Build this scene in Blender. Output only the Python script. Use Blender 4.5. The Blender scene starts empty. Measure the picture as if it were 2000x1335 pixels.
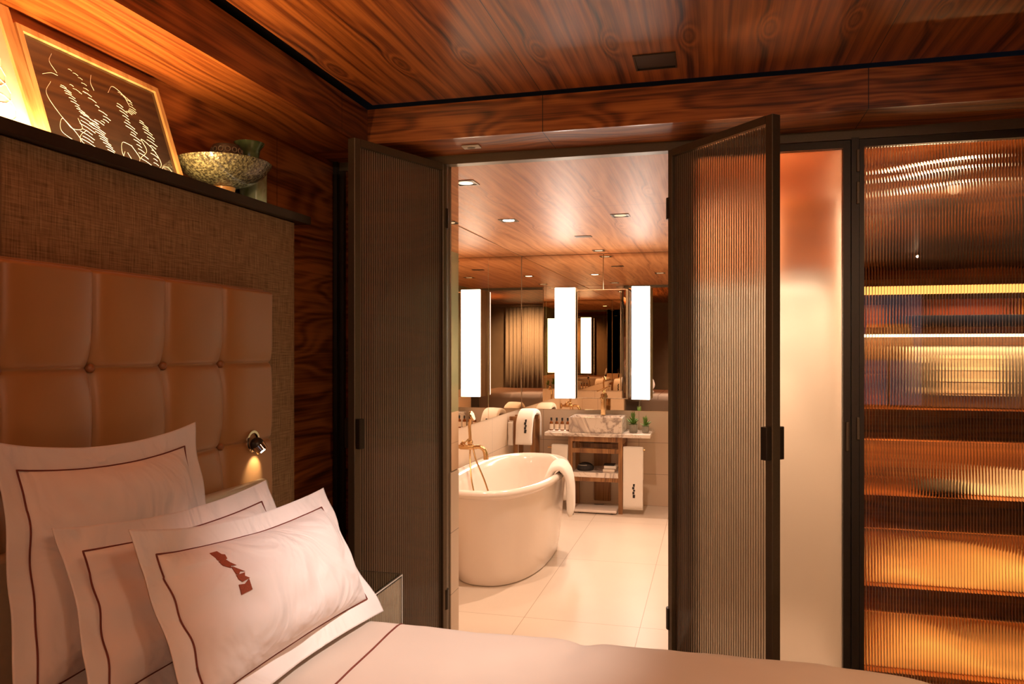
import bpy, bmesh, math, random
from mathutils import Vector, Matrix, noise
random.seed(7)
sc = bpy.context.scene
COL = sc.collection
PI = math.pi

# ------------------------------------------------------------ camera, world, exposure
F_PX = 1510.0
TH = math.atan(390 / F_PX)
cam_d = bpy.data.cameras.new('camera')
cam = bpy.data.objects.new('camera', cam_d)
COL.objects.link(cam)
cam.location = (0, 0, 1.45)
cam.rotation_euler = (PI / 2, 0, TH)
cam_d.sensor_width = 36
cam_d.lens = F_PX / 2000 * 36
cam_d.shift_y = 11.5 / 2000
cam_d.clip_start = 0.02
sc.camera = cam
sc.view_settings.view_transform = 'Standard'
sc.view_settings.look = 'None'
sc.view_settings.gamma = 1
sc.view_settings.use_curve_mapping = False
sc.view_settings.exposure = 0.45
sc.cycles.use_denoising = True
sc.cycles.sample_clamp_indirect = 4
sc.cycles.caustics_reflective = True
sc.cycles.caustics_refractive = False
sc.cycles.max_bounces = 12
sc.cycles.transmission_bounces = 10
sc.cycles.blur_glossy = 0.5

w = bpy.data.worlds.new('dusk')
sc.world = w
w.use_nodes = True
w.node_tree.nodes['Background'].inputs[0].default_value = (0.28, 0.42, 0.75, 1)
w.node_tree.nodes['Background'].inputs[1].default_value = 0.9

WARM = (1.0, 0.70, 0.43)
BATH = (1.0, 0.69, 0.50)

def light(name, kind, loc, power, color=WARM, target=None, size=0.05, spot=60, blend=0.6, size_y=None):
    d = bpy.data.lights.new(name, kind)
    d.energy = power
    d.color = color
    if kind == 'SPOT':
        d.spot_size = math.radians(spot); d.spot_blend = blend; d.shadow_soft_size = size
    elif kind == 'AREA':
        d.size = size
        if size_y:
            d.shape = 'RECTANGLE'; d.size_y = size_y
    else:
        d.shadow_soft_size = size
    o = bpy.data.objects.new(name, d)
    COL.objects.link(o)
    o.location = loc
    if target:
        v = Vector(target) - Vector(loc)
        o.rotation_euler = v.to_track_quat('-Z', 'Y').to_euler()
    return o

# bedroom: pillow downlight, added ceiling fill spots, the light channel behind the shelf lip, bedside reading light
light('bedroom_key_fill_spot', 'SPOT', (0.20, 1.45, 2.47), 150, (1, .85, .77), (-0.76, 1.93, .74), .03, 40, 1)
light('bedroom_key_fill_spot', 'SPOT', (0.7, 0.2, 2.47), 18, (1, .68, .46), (0.2, 1.5, .7), .03, 110, 1)  # added fill over the bed
light('bedroom_key_fill_spot', 'SPOT', (1.6, -1.6, 2.47), 150, WARM, (1.6, -1.6, 0), .04, 130, 1)  # added fill behind the camera, no fitting
light('bedroom_key_fill_spot', 'SPOT', (0.6, -2.4, 2.47), 230, WARM, (0.7, -3.6, 0.9), .04, 110, 1)  # added wash to brighten the curtain and rear wall
light('bedroom_key_fill_spot', 'SPOT', (1.5, 1.3, 2.47), 110, (1, .60, .32), (1.5, 1.6, 0), .04, 150, 1)  # added warm fill on the right, out of view
light('shelf_light_channel', 'AREA', (-1.53, .55, 1.952), 28, (1, .58, .24), None, .02, size_y=3.0).rotation_euler = (PI, math.radians(-8), 0)
light('reading_beam', 'SPOT', (-1.418, 2.262, 1.098), .5, (1, .78, .5), (-1.470, 2.252, 1.045), .006, 80, .6)
light('bedroom_key_fill_spot', 'SPOT', (2.2, -2.6, 2.46), 120, (1, .68, .44), (-1.1, 3.3, 1.5), .012, 40, 1)  # added fill from the rear, brightens the left door corner
# bathroom downlights
for (x, y, p) in ((-1.357, 5.16, 14), (-.587, 5.15, 78), (-.98, 6.90, 75), (-1.25, 3.93, 46), (-.55, 4.0, 38)):
    light('bath_downlight_beam', 'SPOT', (x, y, 2.31), p, BATH, (x, y, 0), .03, 110, .6)

# ------------------------------------------------------------ node material helpers
class NT:
    def __init__(s, name):
        s.m = bpy.data.materials.new(name); s.m.use_nodes = True
        s.t = s.m.node_tree; s.t.nodes.clear()
        s.out = s.t.nodes.new('ShaderNodeOutputMaterial')
    def n(s, kind, inputs=None, **kw):
        nd = s.t.nodes.new('ShaderNode' + kind)
        for k, v in kw.items(): setattr(nd, k, v)
        for k, v in (inputs or {}).items():
            if isinstance(v, bpy.types.NodeSocket): s.t.links.new(v, nd.inputs[k])
            else: nd.inputs[k].default_value = v
        return nd
    def math(s, op, a, b=None, c=None):
        ins = {0: a}
        if b is not None: ins[1] = b
        if c is not None: ins[2] = c
        return s.n('Math', ins, operation=op).outputs[0]
    def obj(s): return s.n('TexCoord').outputs['Object']
    def ramp(s, fac, stops, interp='LINEAR'):
        r = s.n('ValToRGB', {0: fac}); cr = r.color_ramp; cr.interpolation = interp
        while len(cr.elements) < len(stops): cr.elements.new(.5)
        for e, (p, c) in zip(cr.elements, stops): e.position = p; e.color = (*c, 1) if len(c) == 3 else c
        return r.outputs[0]
    def mix(s, f, a, b, mode='MIX'):
        nd = s.n('Mix', {0: f}, data_type='RGBA', blend_type=mode)
        for i, v in ((6, a), (7, b)):
            if isinstance(v, bpy.types.NodeSocket): s.t.links.new(v, nd.inputs[i])
            else: nd.inputs[i].default_value = (*v, 1)
        return nd.outputs[2]
    def done(s, shader): s.t.links.new(shader, s.out.inputs[0]); return s.m
    def pbr(s, color, rough=.5, **kw):
        nd = s.n('BsdfPrincipled')
        d = {'Base Color': color, 'Roughness': rough}; d.update(kw)
        for k, v in d.items():
            k = k.replace('_', ' ')
            if isinstance(v, bpy.types.NodeSocket): s.t.links.new(v, nd.inputs[k])
            elif k in ('Base Color', 'Sheen Tint', 'Coat Tint') and len(v) == 3: nd.inputs[k].default_value = (*v, 1)
            else: nd.inputs[k].default_value = v
        return s.done(nd.outputs[0])
    def bump(s, h, strength=.3, dist=.002):
        return s.n('Bump', {'Height': h, 'Strength': strength, 'Distance': dist}).outputs[0]

def plain(name, c, rough=.5, nz=0.06, scale=40, **kw):
    t = NT(name)
    f = t.n('TexNoise', {'Vector': t.obj(), 'Scale': scale, 'Detail': 2}).outputs[0]
    c2 = tuple(x * (1 - nz * 2) for x in c)
    return t.pbr(t.mix(f, c2, tuple(min(1, x * (1 + nz)) for x in c)), rough, **kw)

def wood(name, grain='Y', across='X', seam=None, x0=0.0, dark=(.045, .010, .003), mid=(.23, .058, .012), lite=(.48, .15, .032), rough=.36, knots=1.0, coat=.12, fine=1.0, leaf=None, eyes=(), straight=95, figure=70):
    """book-matched figured veneer; grain runs along one axis and mirrors at each joint"""
    t = NT(name)
    xyz = t.n('SeparateXYZ', {0: t.n('NewGeometry').outputs['Position']})
    ax = {'X': xyz.outputs[0], 'Y': xyz.outputs[1], 'Z': xyz.outputs[2]}
    g, a = ax[grain], ax[across]
    third = ax[[q for q in 'XYZ' if q not in (grain, across)][0]]
    raw = a
    sg = g
    if seam:
        rel = t.math('SUBTRACT', raw if seam[0] == across else g, x0)
        pp = t.math('PINGPONG', rel, seam[1])
        if seam[0] == across: a = pp
        else: sg = pp
    if leaf:
        wl, l0 = leaf
        a = t.math('MODULO', t.math('ADD', t.math('SUBTRACT', raw, l0), wl * 40), wl)
    v1 = t.n('CombineXYZ', {0: t.math('MULTIPLY', sg, .75), 1: t.math('MULTIPLY', a, 3.4), 2: t.math('MULTIPLY', raw, .12) if leaf else third})
    n1 = t.n('TexNoise', {'Vector': v1.outputs[0], 'Scale': 1.3 * knots, 'Detail': 1.4, 'Roughness': .4, 'Distortion': .1}).outputs[0]
    ph = t.math('ADD', t.math('MULTIPLY', a, straight), t.math('MULTIPLY', n1, figure))
    for (ec, eg, sx_, sg_, A) in eyes:
        da = t.math('DIVIDE', t.math('SUBTRACT', a, ec), sx_); dg = t.math('DIVIDE', t.math('SUBTRACT', g, eg), sg_)
        q = t.math('ADD', t.math('MULTIPLY', da, da), t.math('MULTIPLY', dg, dg))
        ph = t.math('ADD', ph, t.math('MULTIPLY', t.math('EXPONENT', t.math('MULTIPLY', q, -1.0)), A))
    s1 = t.math('MULTIPLY_ADD', t.math('SINE', ph), .5, .5)
    s2 = t.math('MULTIPLY_ADD', t.math('SINE', t.math('MULTIPLY', ph, .37)), .5, .5)
    v2 = t.n('CombineXYZ', {0: t.math('MULTIPLY', sg, 1.6), 1: t.math('MULTIPLY', a, 95 * fine), 2: t.math('MULTIPLY', third, 30)})
    n2 = t.n('TexNoise', {'Vector': v2.outputs[0], 'Scale': 1.0, 'Detail': 3, 'Roughness': .6}).outputs[0]
    v3 = t.n('CombineXYZ', {0: t.math('MULTIPLY', sg, .5), 1: t.math('MULTIPLY', a, 9), 2: third})
    n3 = t.n('TexNoise', {'Vector': v3.outputs[0], 'Scale': 1.0, 'Detail': 2}).outputs[0]
    f = t.math('ADD', t.math('MULTIPLY', s1, .17), t.math('MULTIPLY', s2, .14))
    f = t.math('ADD', f, t.math('MULTIPLY', n2, .60))
    f = t.math('ADD', f, t.math('MULTIPLY', n3, .42))
    col = t.ramp(f, [(.40, dark), (.58, mid), (.80, lite), (.98, tuple(x * 1.15 for x in lite))])
    if seam:
        d = t.math('PINGPONG', rel, seam[1] )
        e = t.math('MINIMUM', d, t.math('SUBTRACT', seam[1], d))
        lm = t.math('LESS_THAN', e, .0016)
        col = t.mix(lm, col, (.012, .004, .002))
    return t.pbr(col, rough, Coat_Weight=coat, Coat_Roughness=.12, Normal=t.bump(n2, .06, .001))

M = {}
M['wood_ceiling'] = wood('rosewood_ceiling', 'Y', 'X', ('X', 1.233), -.671, leaf=(.257, -1.235), eyes=((.128, 2.64, .030, .10, 17), (.150, 1.55, .03, .12, 12), (.10, .45, .03, .1, 12), (.128, 2.15, .05, .35, 9)), straight=130, figure=26)
M['wood_beam_x'] = wood('rosewood_beam', 'X', 'Z', ('X', 1.233), -.671, knots=1.5, straight=50, figure=85)
M['wood_soffit_x'] = wood('rosewood_soffit', 'X', 'Y', ('X', 1.233), -.671, rough=.5, coat=0)
M['wood_left'] = wood('rosewood_left_wall', 'Y', 'Z', ('Y', 1.4), 2.86, knots=1.2)
M['wood_left_soffit'] = wood('rosewood_left_soffit', 'Y', 'X')
M['wood_bath_lit'] = wood('rosewood_bath_lit', 'Y', 'X', ('Y', 1.9), 4.79, dark=(.30, .115, .048), mid=(.50, .21, .09), lite=(.66, .32, .15), rough=.46, coat=0, leaf=(.30, -1.7), eyes=((.15, 4.4, .03, .12, 12), (.16, 5.6, .035, .12, 12)), straight=110, figure=26)  # same rosewood, bathroom glare painted in as lighter colours
M['wood_room'] = wood('rosewood_far_wall', 'X', 'Z', ('X', 1.2), .3)
M['wood_niche'] = wood('rosewood_niche', 'X', 'Z', dark=(.05, .012, .003), mid=(.22, .06, .012), lite=(.42, .14, .03))
M['wood_floor'] = wood('dark_floor', 'Y', 'X', ('X', .12), 0, dark=(.02, .01, .005), mid=(.05, .025, .012), lite=(.10, .05, .025), rough=.4)
M['walnut'] = wood('brass_brown_wood', 'Z', 'X', dark=(.09, .035, .010), mid=(.22, .095, .028), lite=(.34, .16, .055), rough=.4)
M['oak'] = wood('pale_oak', 'Z', 'Y', dark=(.33, .17, .06), mid=(.52, .30, .12), lite=(.66, .42, .2), rough=.45, coat=0)
M['gap'] = plain('shadow_gap', (.004, .003, .002), .9)
M['bronze'] = plain('bronze_metal', (.15, .115, .075), .42, .08, 120, Metallic=.55)
M['casing'] = plain('tan_bronze_casing', (.26, .17, .09), .4, .05, 60, Metallic=.5)
M['bronze_dark'] = plain('dark_bronze_metal', (.050, .038, .027), .4, .08, 120, Metallic=.5)
M['brass'] = plain('brushed_brass', (.62, .40, .19), .24, .08, 200, Metallic=1)
M['chrome'] = plain('polished_nickel', (.78, .74, .68), .08, .02, 80, Metallic=1)
M['white_plastic'] = plain('white_plastic', (.78, .72, .64), .4, .02)
M['black_plastic'] = plain('black_plastic', (.012, .011, .010), .35, .02)
M['enamel'] = plain('white_enamel', (.80, .70, .62), .16, .01, 5, Coat_Weight=.3)
M['green_glass'] = plain('sage_glass', (.30, .34, .22), .08, .03, 3, Coat_Weight=.4)
M['mirror'] = plain('bronze_mirror', (.80, .66, .50), .0, .0, 3, Metallic=1)
M['cream_leather'] = plain('cream_leather', (.52, .42, .28), .38, .06, 60)
M['taupe'] = plain('taupe_wall', (.30, .23, .17), .8, .08, 6)
M['curtain'] = plain('curtain_linen', (.50, .42, .35), .9, .1, 50)
M['piping'] = plain('brown_piping', (.16, .03, .016), .8, .1, 200)
M['stitch'] = plain('russet_embroidery', (.30, .055, .018), .8, .25, 400)
M['leather_button'] = plain('button_leather', (.34, .13, .045), .4)
M['plant'] = plain('leaf_green', (.13, .24, .04), .5, .3, 60)
M['soil'] = plain('soil', (.04, .025, .015), .9, .3, 200)
M['amber'] = plain('amber_glass', (.30, .09, .015), .1, .05, 20, Transmission_Weight=.3)
M['paper_label'] = plain('cream_label', (.86, .74, .60), .7, .02)
M['ink'] = plain('dark_ink', (.02, .015, .012), .7)
M['white_line'] = plain('chalk_white_line', (.85, .80, .74), .6, .02)
M['orange_clay'] = plain('orange_glaze', (.75, .36, .10), .3, .15, 30)
M['concrete'] = plain('grey_concrete_pot', (.34, .31, .26), .8, .15, 80)
M['pot_glaze'] = plain('dark_brown_glaze', (.07, .05, .035), .35, .2, 120, Coat_Weight=.3)
M['ring_glaze'] = plain('worn_ring_glaze', (.24, .19, .13), .4, .2, 120)
M['duvet'] = plain('blush_duvet_cotton', (.60, .475, .39), .8, .03, 6, Sheen_Weight=.2)
M['dark_cloth'] = plain('dark_textile', (.03, .024, .022), .85, .2, 60)
M['grey_metal'] = plain('grey_steel', (.30, .30, .30), .3, .1, 20, Metallic=.7)
M['blue_tray'] = plain('blue_black_lacquer', (.02, .035, .09), .3, .1, 10)
M['red_box'] = plain('russet_book_cloth', (.30, .06, .03), .5, .2, 20)
M['gold_cloth'] = plain('golden_blanket', (.80, .52, .24), .8, .1, 30)
M['plum'] = plain('plum_book_cloth', (.13, .05, .09), .6, .2, 20)

t = NT('brown_headboard_leather')
n1 = t.n('TexNoise', {'Vector': t.obj(), 'Scale': 3, 'Detail': 3}).outputs[0]
n2 = t.n('TexNoise', {'Vector': t.obj(), 'Scale': 260, 'Detail': 2}).outputs[0]
M['leather'] = t.pbr(t.mix(n1, (.34, .155, .048), (.46, .23, .08)), .42, Normal=t.bump(n2, .12, .001), Sheen_Weight=.15)

t = NT('woven_raffia')
xyz = t.n('SeparateXYZ', {0: t.obj()})
va = t.n('TexNoise', {'Vector': t.n('CombineXYZ', {0: t.math('MULTIPLY', xyz.outputs[1], 260), 1: t.math('MULTIPLY', xyz.outputs[2], 14), 2: 0.0}).outputs[0], 'Scale': 1, 'Detail': 2}).outputs[0]
vb = t.n('TexNoise', {'Vector': t.n('CombineXYZ', {0: t.math('MULTIPLY', xyz.outputs[1], 14), 1: t.math('MULTIPLY', xyz.outputs[2], 260), 2: 5.0}).outputs[0], 'Scale': 1, 'Detail': 2}).outputs[0]
f = t.math('MULTIPLY_ADD', va, .55, t.math('MULTIPLY', vb, .45))
sw = t.math('PINGPONG', t.math('SUBTRACT', xyz.outputs[1], .28), .62)
fs = t.math('LESS_THAN', sw, .0015)
cc = t.ramp(f, [(.34, (.15, .085, .035)), (.5, (.29, .18, .085)), (.66, (.42, .28, .14))])
M['raffia'] = t.pbr(t.mix(fs, cc, (.18, .11, .05)), .75, Normal=t.bump(f, .5, .002))

t = NT('cotton_white')
n1 = t.n('TexNoise', {'Vector': t.obj(), 'Scale': 900, 'Detail': 1}).outputs[0]
n2 = t.n('TexNoise', {'Vector': t.obj(), 'Scale': 4.5, 'Detail': 2.5, 'Distortion': 1.8}).outputs[0]
M['cotton'] = t.pbr((.78, .69, .66), .75, Sheen_Weight=.15, Normal=t.bump(n2, .5, .05))
t = NT('towel_terry')
n1 = t.n('TexNoise', {'Vector': t.obj(), 'Scale': 380, 'Detail': 2}).outputs[0]
M['towel'] = t.pbr((.84, .78, .70), .95, Sheen_Weight=.4, Normal=t.bump(n1, .6, .004))

def tiles(name, ua, va, tw, th, u0, v0, base, grout, rough):
    t = NT(name)
    xyz = t.n('SeparateXYZ', {0: t.n('NewGeometry').outputs['Position']})
    ax = {'X': 0, 'Y': 1, 'Z': 2}
    u = t.math('SUBTRACT', xyz.outputs[ax[ua]], u0); v = t.math('SUBTRACT', xyz.outputs[ax[va]], v0)
    def edge(q, wd):
        r = t.math('MODULO', t.math('ADD', q, 40 * wd), wd)
        return t.math('LESS_THAN', t.math('MINIMUM', r, t.math('SUBTRACT', wd, r)), .0018)
    e = t.math('MAXIMUM', edge(u, tw), edge(v, th))
    n = t.n('TexNoise', {'Vector': t.n('NewGeometry').outputs['Position'], 'Scale': 2.2, 'Detail': 5, 'Roughness': .6}).outputs[0]
    c = t.mix(n, tuple(x * .90 for x in base), tuple(min(1, x * 1.06) for x in base))
    return t.pbr(t.mix(e, c, grout), rough)
STONE = (.68, .53, .39)
M['tile_floor'] = tiles('limestone_floor', 'X', 'Y', .618, 1.2, -.978, 4.05, (.70, .60, .50), (.40, .29, .20), .35)
M['tile_x'] = tiles('limestone_wall', 'X', 'Z', .9, .29, -1.55, .0, STONE, (.30, .22, .16), .4)
M['tile_y'] = tiles('limestone_side_wall', 'Y', 'Z', .9, .29, 3.5, .0, STONE, (.30, .22, .16), .4)
M['plaster'] = plain('cream_plaster', (.80, .70, .59), .7, .03, 4)

t = NT('veined_marble')
p = t.obj()
n1 = t.n('TexNoise', {'Vector': p, 'Scale': 2.4, 'Detail': 4, 'Roughness': .55, 'Distortion': 1.2}).outputs[0]
d = t.math('ABSOLUTE', t.math('SUBTRACT', n1, .5))
n3 = t.n('TexNoise', {'Vector': p, 'Scale': 9, 'Detail': 4, 'Distortion': 1.}).outputs[0]
d2 = t.math('ABSOLUTE', t.math('SUBTRACT', n3, .5))
c = t.ramp(d, [(.0, (.36, .29, .25)), (.014, (.58, .49, .42)), (.05, (.80, .71, .62))])
c2 = t.ramp(d2, [(.0, (.72, .66, .60)), (.02, (1, 1, 1))])
M['marble'] = t.pbr(t.mix(1.0, c, c2, 'MULTIPLY'), .18, Coat_Weight=.3)

t = NT('speckled_glaze')
n1 = t.n('TexVoronoi', {'Vector': t.obj(), 'Scale': 150}).outputs['Distance']
n2 = t.n('TexNoise', {'Vector': t.obj(), 'Scale': 120, 'Detail': 4, 'Roughness': .7}).outputs[0]
c = t.ramp(n2, [(.36, (.03, .028, .02)), (.5, (.12, .11, .06)), (.62, (.34, .33, .18)), (.7, (.10, .22, .16))])
M['speckle'] = t.pbr(c, .25, Normal=t.bump(n1, .5, .003), Coat_Weight=.5)
t = NT('pale_green_glaze')
n2 = t.n('TexNoise', {'Vector': t.obj(), 'Scale': 9, 'Detail': 4, 'Distortion': 1}).outputs[0]
M['celadon'] = t.pbr(t.ramp(n2, [(.35, (.16, .17, .06)), (.6, (.42, .43, .24))]), .2, Coat_Weight=.5)
t = NT('dark_green_glaze')
n2 = t.n('TexNoise', {'Vector': t.obj(), 'Scale': 12, 'Detail': 3}).outputs[0]
M['green_glaze'] = t.pbr(t.ramp(n2, [(.4, (.05, .075, .03)), (.65, (.13, .19, .08))]), .15, Coat_Weight=.6)
t = NT('artwork_board')
n2 = t.n('TexNoise', {'Vector': t.obj(), 'Scale': 30, 'Detail': 3}).outputs[0]
M['art_black'] = t.pbr(t.mix(n2, (.016, .011, .009), (.028, .019, .015)), .08, Coat_Weight=.5, Coat_Roughness=.02)
M['art_pale'] = plain('pale_print', (.85, .78, .66), .5, .12, 8)

def glass(name, color, rough, ior=1.45, sm=0.0):
    t = NT(name)
    b = t.n('BsdfGlass', {'Color': (*color, 1), 'Roughness': rough, 'IOR': ior})
    return t.done(b.outputs[0])
def ribbed_mat(name, tint, haze, f, rough=.02, start=0, pitch=.0128):
    """clear glass with pale stripes, one per rib, painted where ribs catch light"""
    t = NT(name)
    xl = t.n('SeparateXYZ', {0: t.obj()}).outputs[0]
    pp_ = t.math('PINGPONG', t.math('SUBTRACT', xl, start), pitch / 2)
    g_ = t.n('MapRange', {0: pp_, 1: pitch * .10, 2: pitch * .24, 3: f[1], 4: f[0]}).outputs[0]  # pale haze stripe stands in for light caught along each rib
    g = t.n('BsdfGlass', {'Color': (*tint, 1), 'Roughness': rough, 'IOR': 1.45})
    d = t.n('BsdfDiffuse', {'Color': (*haze, 1)}); tr = t.n('BsdfTranslucent', {'Color': (*haze, 1)})
    a = t.n('MixShader', {0: .55}); t.t.links.new(d.outputs[0], a.inputs[1]); t.t.links.new(tr.outputs[0], a.inputs[2])
    b = t.n('MixShader', {0: g_}); t.t.links.new(g.outputs[0], b.inputs[1]); t.t.links.new(a.outputs[0], b.inputs[2])
    return t.done(b.outputs[0])
M['ribbed_amber'] = glass('ribbed_amber_glass', (1.0, .93, .84), .0)
M['frosted'] = glass('frosted_glass', (1, .95, .88), .38, 1.3)
M['clear'] = glass('clear_glass', (.95, .98, .96), .0, 1.45)
def emit(name, c, s):
    t = NT(name)
    return t.done(t.n('Emission', {'Color': (*c, 1), 'Strength': s}).outputs[0])
M['lamp'] = emit('opal_lamp', (1, .84, .70), 11.5)
M['led_amber'] = emit('amber_led', (1, .48, .13), 1.5)
M['led_white'] = emit('warm_white_led', (1, .80, .56), 3.2)
M['led_top'] = emit('warm_top_led', (1, .70, .45), 9)
M['bulb'] = emit('warm_bulb', (1, .85, .62), 14)
M['bulb_off'] = plain('unlit_lamp_glass', (.75, .68, .55), .1, .02, Emission_Color=(1, .8, .55, 1), Emission_Strength=.5)

# ------------------------------------------------------------ mesh helpers
def box(bm, x0, x1, y0, y1, z0, z1, bev=0, seg=2, mat=None):
    vs = [bm.verts.new((x, y, z)) for x in (x0, x1) for y in (y0, y1) for z in (z0, z1)]
    fs = [(0, 1, 3, 2), (4, 6, 7, 5), (0, 4, 5, 1), (2, 3, 7, 6), (0, 2, 6, 4), (1, 5, 7, 3)]
    faces = [bm.faces.new([vs[i] for i in f]) for f in fs]
    if bev:
        es = list({e for f in faces for e in f.edges})
        bmesh.ops.bevel(bm, geom=es, offset=bev, segments=seg, profile=.5, affect='EDGES', clamp_overlap=True)
    return bm

def frame_of(d):
    d = d.normalized()
    up = Vector((0, 0, 1)) if abs(d.z) < .95 else Vector((1, 0, 0))
    a = d.cross(up).normalized()
    return a, a.cross(d).normalized()

def tube(bm, pts, r, n=8, cap=True):
    pts = [Vector(p) for p in pts]
    rings = []
    a = None
    for i, p in enumerate(pts):
        d = (pts[min(i + 1, len(pts) - 1)] - pts[max(i - 1, 0)])
        if d.length < 1e-9: d = Vector((0, 0, 1))
        d.normalize()
        if a is None: a, b = frame_of(d)
        else:
            a = (a - d * a.dot(d)).normalized(); b = a.cross(d).normalized()
        rr = r[i] if isinstance(r, (list, tuple)) else r
        rings.append([bm.verts.new(p + a * math.cos(2 * PI * k / n) * rr + b * math.sin(2 * PI * k / n) * rr) for k in range(n)])
    for i in range(len(rings) - 1):
        for k in range(n):
            bm.faces.new((rings[i][k], rings[i][(k + 1) % n], rings[i + 1][(k + 1) % n], rings[i + 1][k]))
    if cap:
        bm.faces.new(rings[0][::-1]); bm.faces.new(rings[-1])
    return bm

def lathe(bm, prof, c=(0, 0, 0), n=32, sx=1, sy=1):
    rings = []
    for (r, z) in prof:
        if r < 1e-6: rings.append([bm.verts.new((c[0], c[1], c[2] + z))])
        else: rings.append([bm.verts.new((c[0] + r * sx * math.cos(2 * PI * k / n), c[1] + r * sy * math.sin(2 * PI * k / n), c[2] + z)) for k in range(n)])
    for A, B in zip(rings, rings[1:]):
        if len(A) == 1 and len(B) == 1: continue
        for k in range(n):
            k2 = (k + 1) % n
            if len(A) == 1: bm.faces.new((A[0], B[k2], B[k]))
            elif len(B) == 1: bm.faces.new((A[k], A[k2], B[0]))
            else: bm.faces.new((A[k], A[k2], B[k2], B[k]))
    return bm

def bez(p, n=24):
    """Catmull-Rom through points"""
    p = [Vector(q) for q in p]
    q = [p[0] * 2 - p[1]] + p + [p[-1] * 2 - p[-2]]
    out = []
    per = max(2, n // (len(p) - 1))
    for i in range(1, len(q) - 2):
        for k in range(per):
            t = k / per
            a, b, c, d = q[i - 1], q[i], q[i + 1], q[i + 2]
            out.append(.5 * ((2 * b) + (c - a) * t + (2 * a - 5 * b + 4 * c - d) * t * t + (3 * b - a - 3 * c + d) * t ** 3))
    out.append(p[-1])
    return out

def wloc(o):
    v = Vector((0, 0, 0))
    while o: v += o.location; o = o.parent
    return v

def obj(name, bm, mat, parent=None, smooth=False, origin=None, local=False, sub=0, fixn=True):
    """link a bmesh built in world coordinates as one object (local=True: already in the parent's frame)"""
    if fixn: bmesh.ops.recalc_face_normals(bm, faces=bm.faces[:])
    me = bpy.data.meshes.new(name)
    if parent is not None and not local:
        bmesh.ops.translate(bm, verts=bm.verts[:], vec=-wloc(parent))
    off = Vector((0, 0, 0))
    if parent is None and not local:
        vs = [v.co for v in bm.verts]
        off = Vector(origin) if origin else Vector(((min(v.x for v in vs) + max(v.x for v in vs)) / 2, (min(v.y for v in vs) + max(v.y for v in vs)) / 2, min(v.z for v in vs)))
        bmesh.ops.translate(bm, verts=bm.verts[:], vec=-off)
    bm.to_mesh(me); bm.free()
    me.materials.append(M[mat] if isinstance(mat, str) else mat)
    if smooth:
        for p in me.polygons: p.use_smooth = True
        if smooth != 'full':
            me.set_sharp_from_angle(angle=math.radians(38))
    o = bpy.data.objects.new(name, me)
    o.location = off
    COL.objects.link(o)
    if parent is not None: o.parent = parent
    if sub:
        m = o.modifiers.new('subdivision', 'SUBSURF'); m.levels = m.render_levels = sub
    return o

def tag(o, label, cat, group=None, kind=None):
    o['label'] = label; o['category'] = cat
    if group: o['group'] = group
    if kind: o['kind'] = kind
    return o
def thing(name, label, cat, loc, group=None, rz=0, kind=None):
    o = bpy.data.objects.new(name, None); COL.objects.link(o)
    o.empty_display_size = .05
    o.location = loc; o.rotation_euler = (0, 0, rz)
    return tag(o, label, cat, group, kind)
def bx(*a, **k): return box(bmesh.new(), *a, **k)
def struct(name, bm, mat, label, cat='wall', **k):
    return tag(obj(name, bm, mat, **k), label, cat, kind='structure')
def copy_tree(o, parent=None):
    c = o.copy(); COL.objects.link(c); c.parent = parent
    for ch in list(o.children): copy_tree(ch, c)
    return c

# ------------------------------------------------------------ room shell
XL, YD, XB, YB = -1.745, 3.40, -1.77, 7.20     # left wall, glazed wall, bathroom left wall, bathroom back wall
ZS, ZC, ZB = 2.335, 2.488, 2.33                 # soffit, bedroom ceiling, bathroom ceiling
struct('floor', bx(-2.1, 3.2, -3.8, YD, -.06, 0), 'wood_floor', 'dark timber floor of the bedroom', 'floor')
struct('floor_bathroom', bx(-2.1, 3.2, YD, YB + .1, -.06, 0), 'tile_floor', 'pale large-format stone tiles of the bathroom floor', 'floor')
struct('ceiling', bx(-1.405, 2.7, -3.65, 3.055, ZC, ZC + .03), 'wood_ceiling', 'glossy figured rosewood ceiling over the bedroom', 'ceiling')
struct('trim_1', bx(-2.1, 3.2, -3.9, 3.5, ZC + .031, ZC + .12), 'gap', 'black shadow gap around the bedroom ceiling', 'trim')
bm = bx(-2.1, 3.2, 3.10, YD + .04, ZS, ZC + .03)
struct('trim_2', bx(-1.45, 3.2, 3.10, 3.112, ZS, ZC - .003), 'wood_beam_x', 'rosewood face of the beam above the glazed doors', 'beam')
struct('trim_3', bx(-1.745, 3.2, 3.112, YD + .05, ZS, ZS + .1), 'wood_soffit_x', 'rosewood underside of the beam above the glazed doors', 'beam')
bm.free()
struct('trim_4', bx(-1.462, -1.45, -3.65, 3.112, 2.32, ZC - .003), 'wood_left', 'rosewood face of the beam above the headboard shelf', 'beam')
struct('trim_5', bx(XL + .001, -1.462, -3.65, 3.111, 2.32, 2.42), 'wood_left_soffit', 'glowing rosewood soffit above the headboard shelf', 'beam')
struct('wall_left', bx(XL - .1, XL, -3.65, YD + .05, 0, 2.6), 'wood_left', 'rosewood veneer wall behind the bed', 'wall')
bm = bx(-1.85, 1.75, -3.78, -3.65, 0, 2.6)
box(bm, 2.55, 3.2, -3.78, -3.65, 0, 2.6); box(bm, 1.75, 2.55, -3.78, -3.65, 0, .7); box(bm, 1.75, 2.55, -3.78, -3.65, 2.15, 2.6)
struct('wall_rear', bm, 'taupe', 'taupe wall behind the camera', 'wall')
struct('wall_right', bx(2.7, 2.85, -3.65, YD, 0, 2.6), 'wood_room', 'rosewood wall at the right of the bedroom', 'wall')
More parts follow.
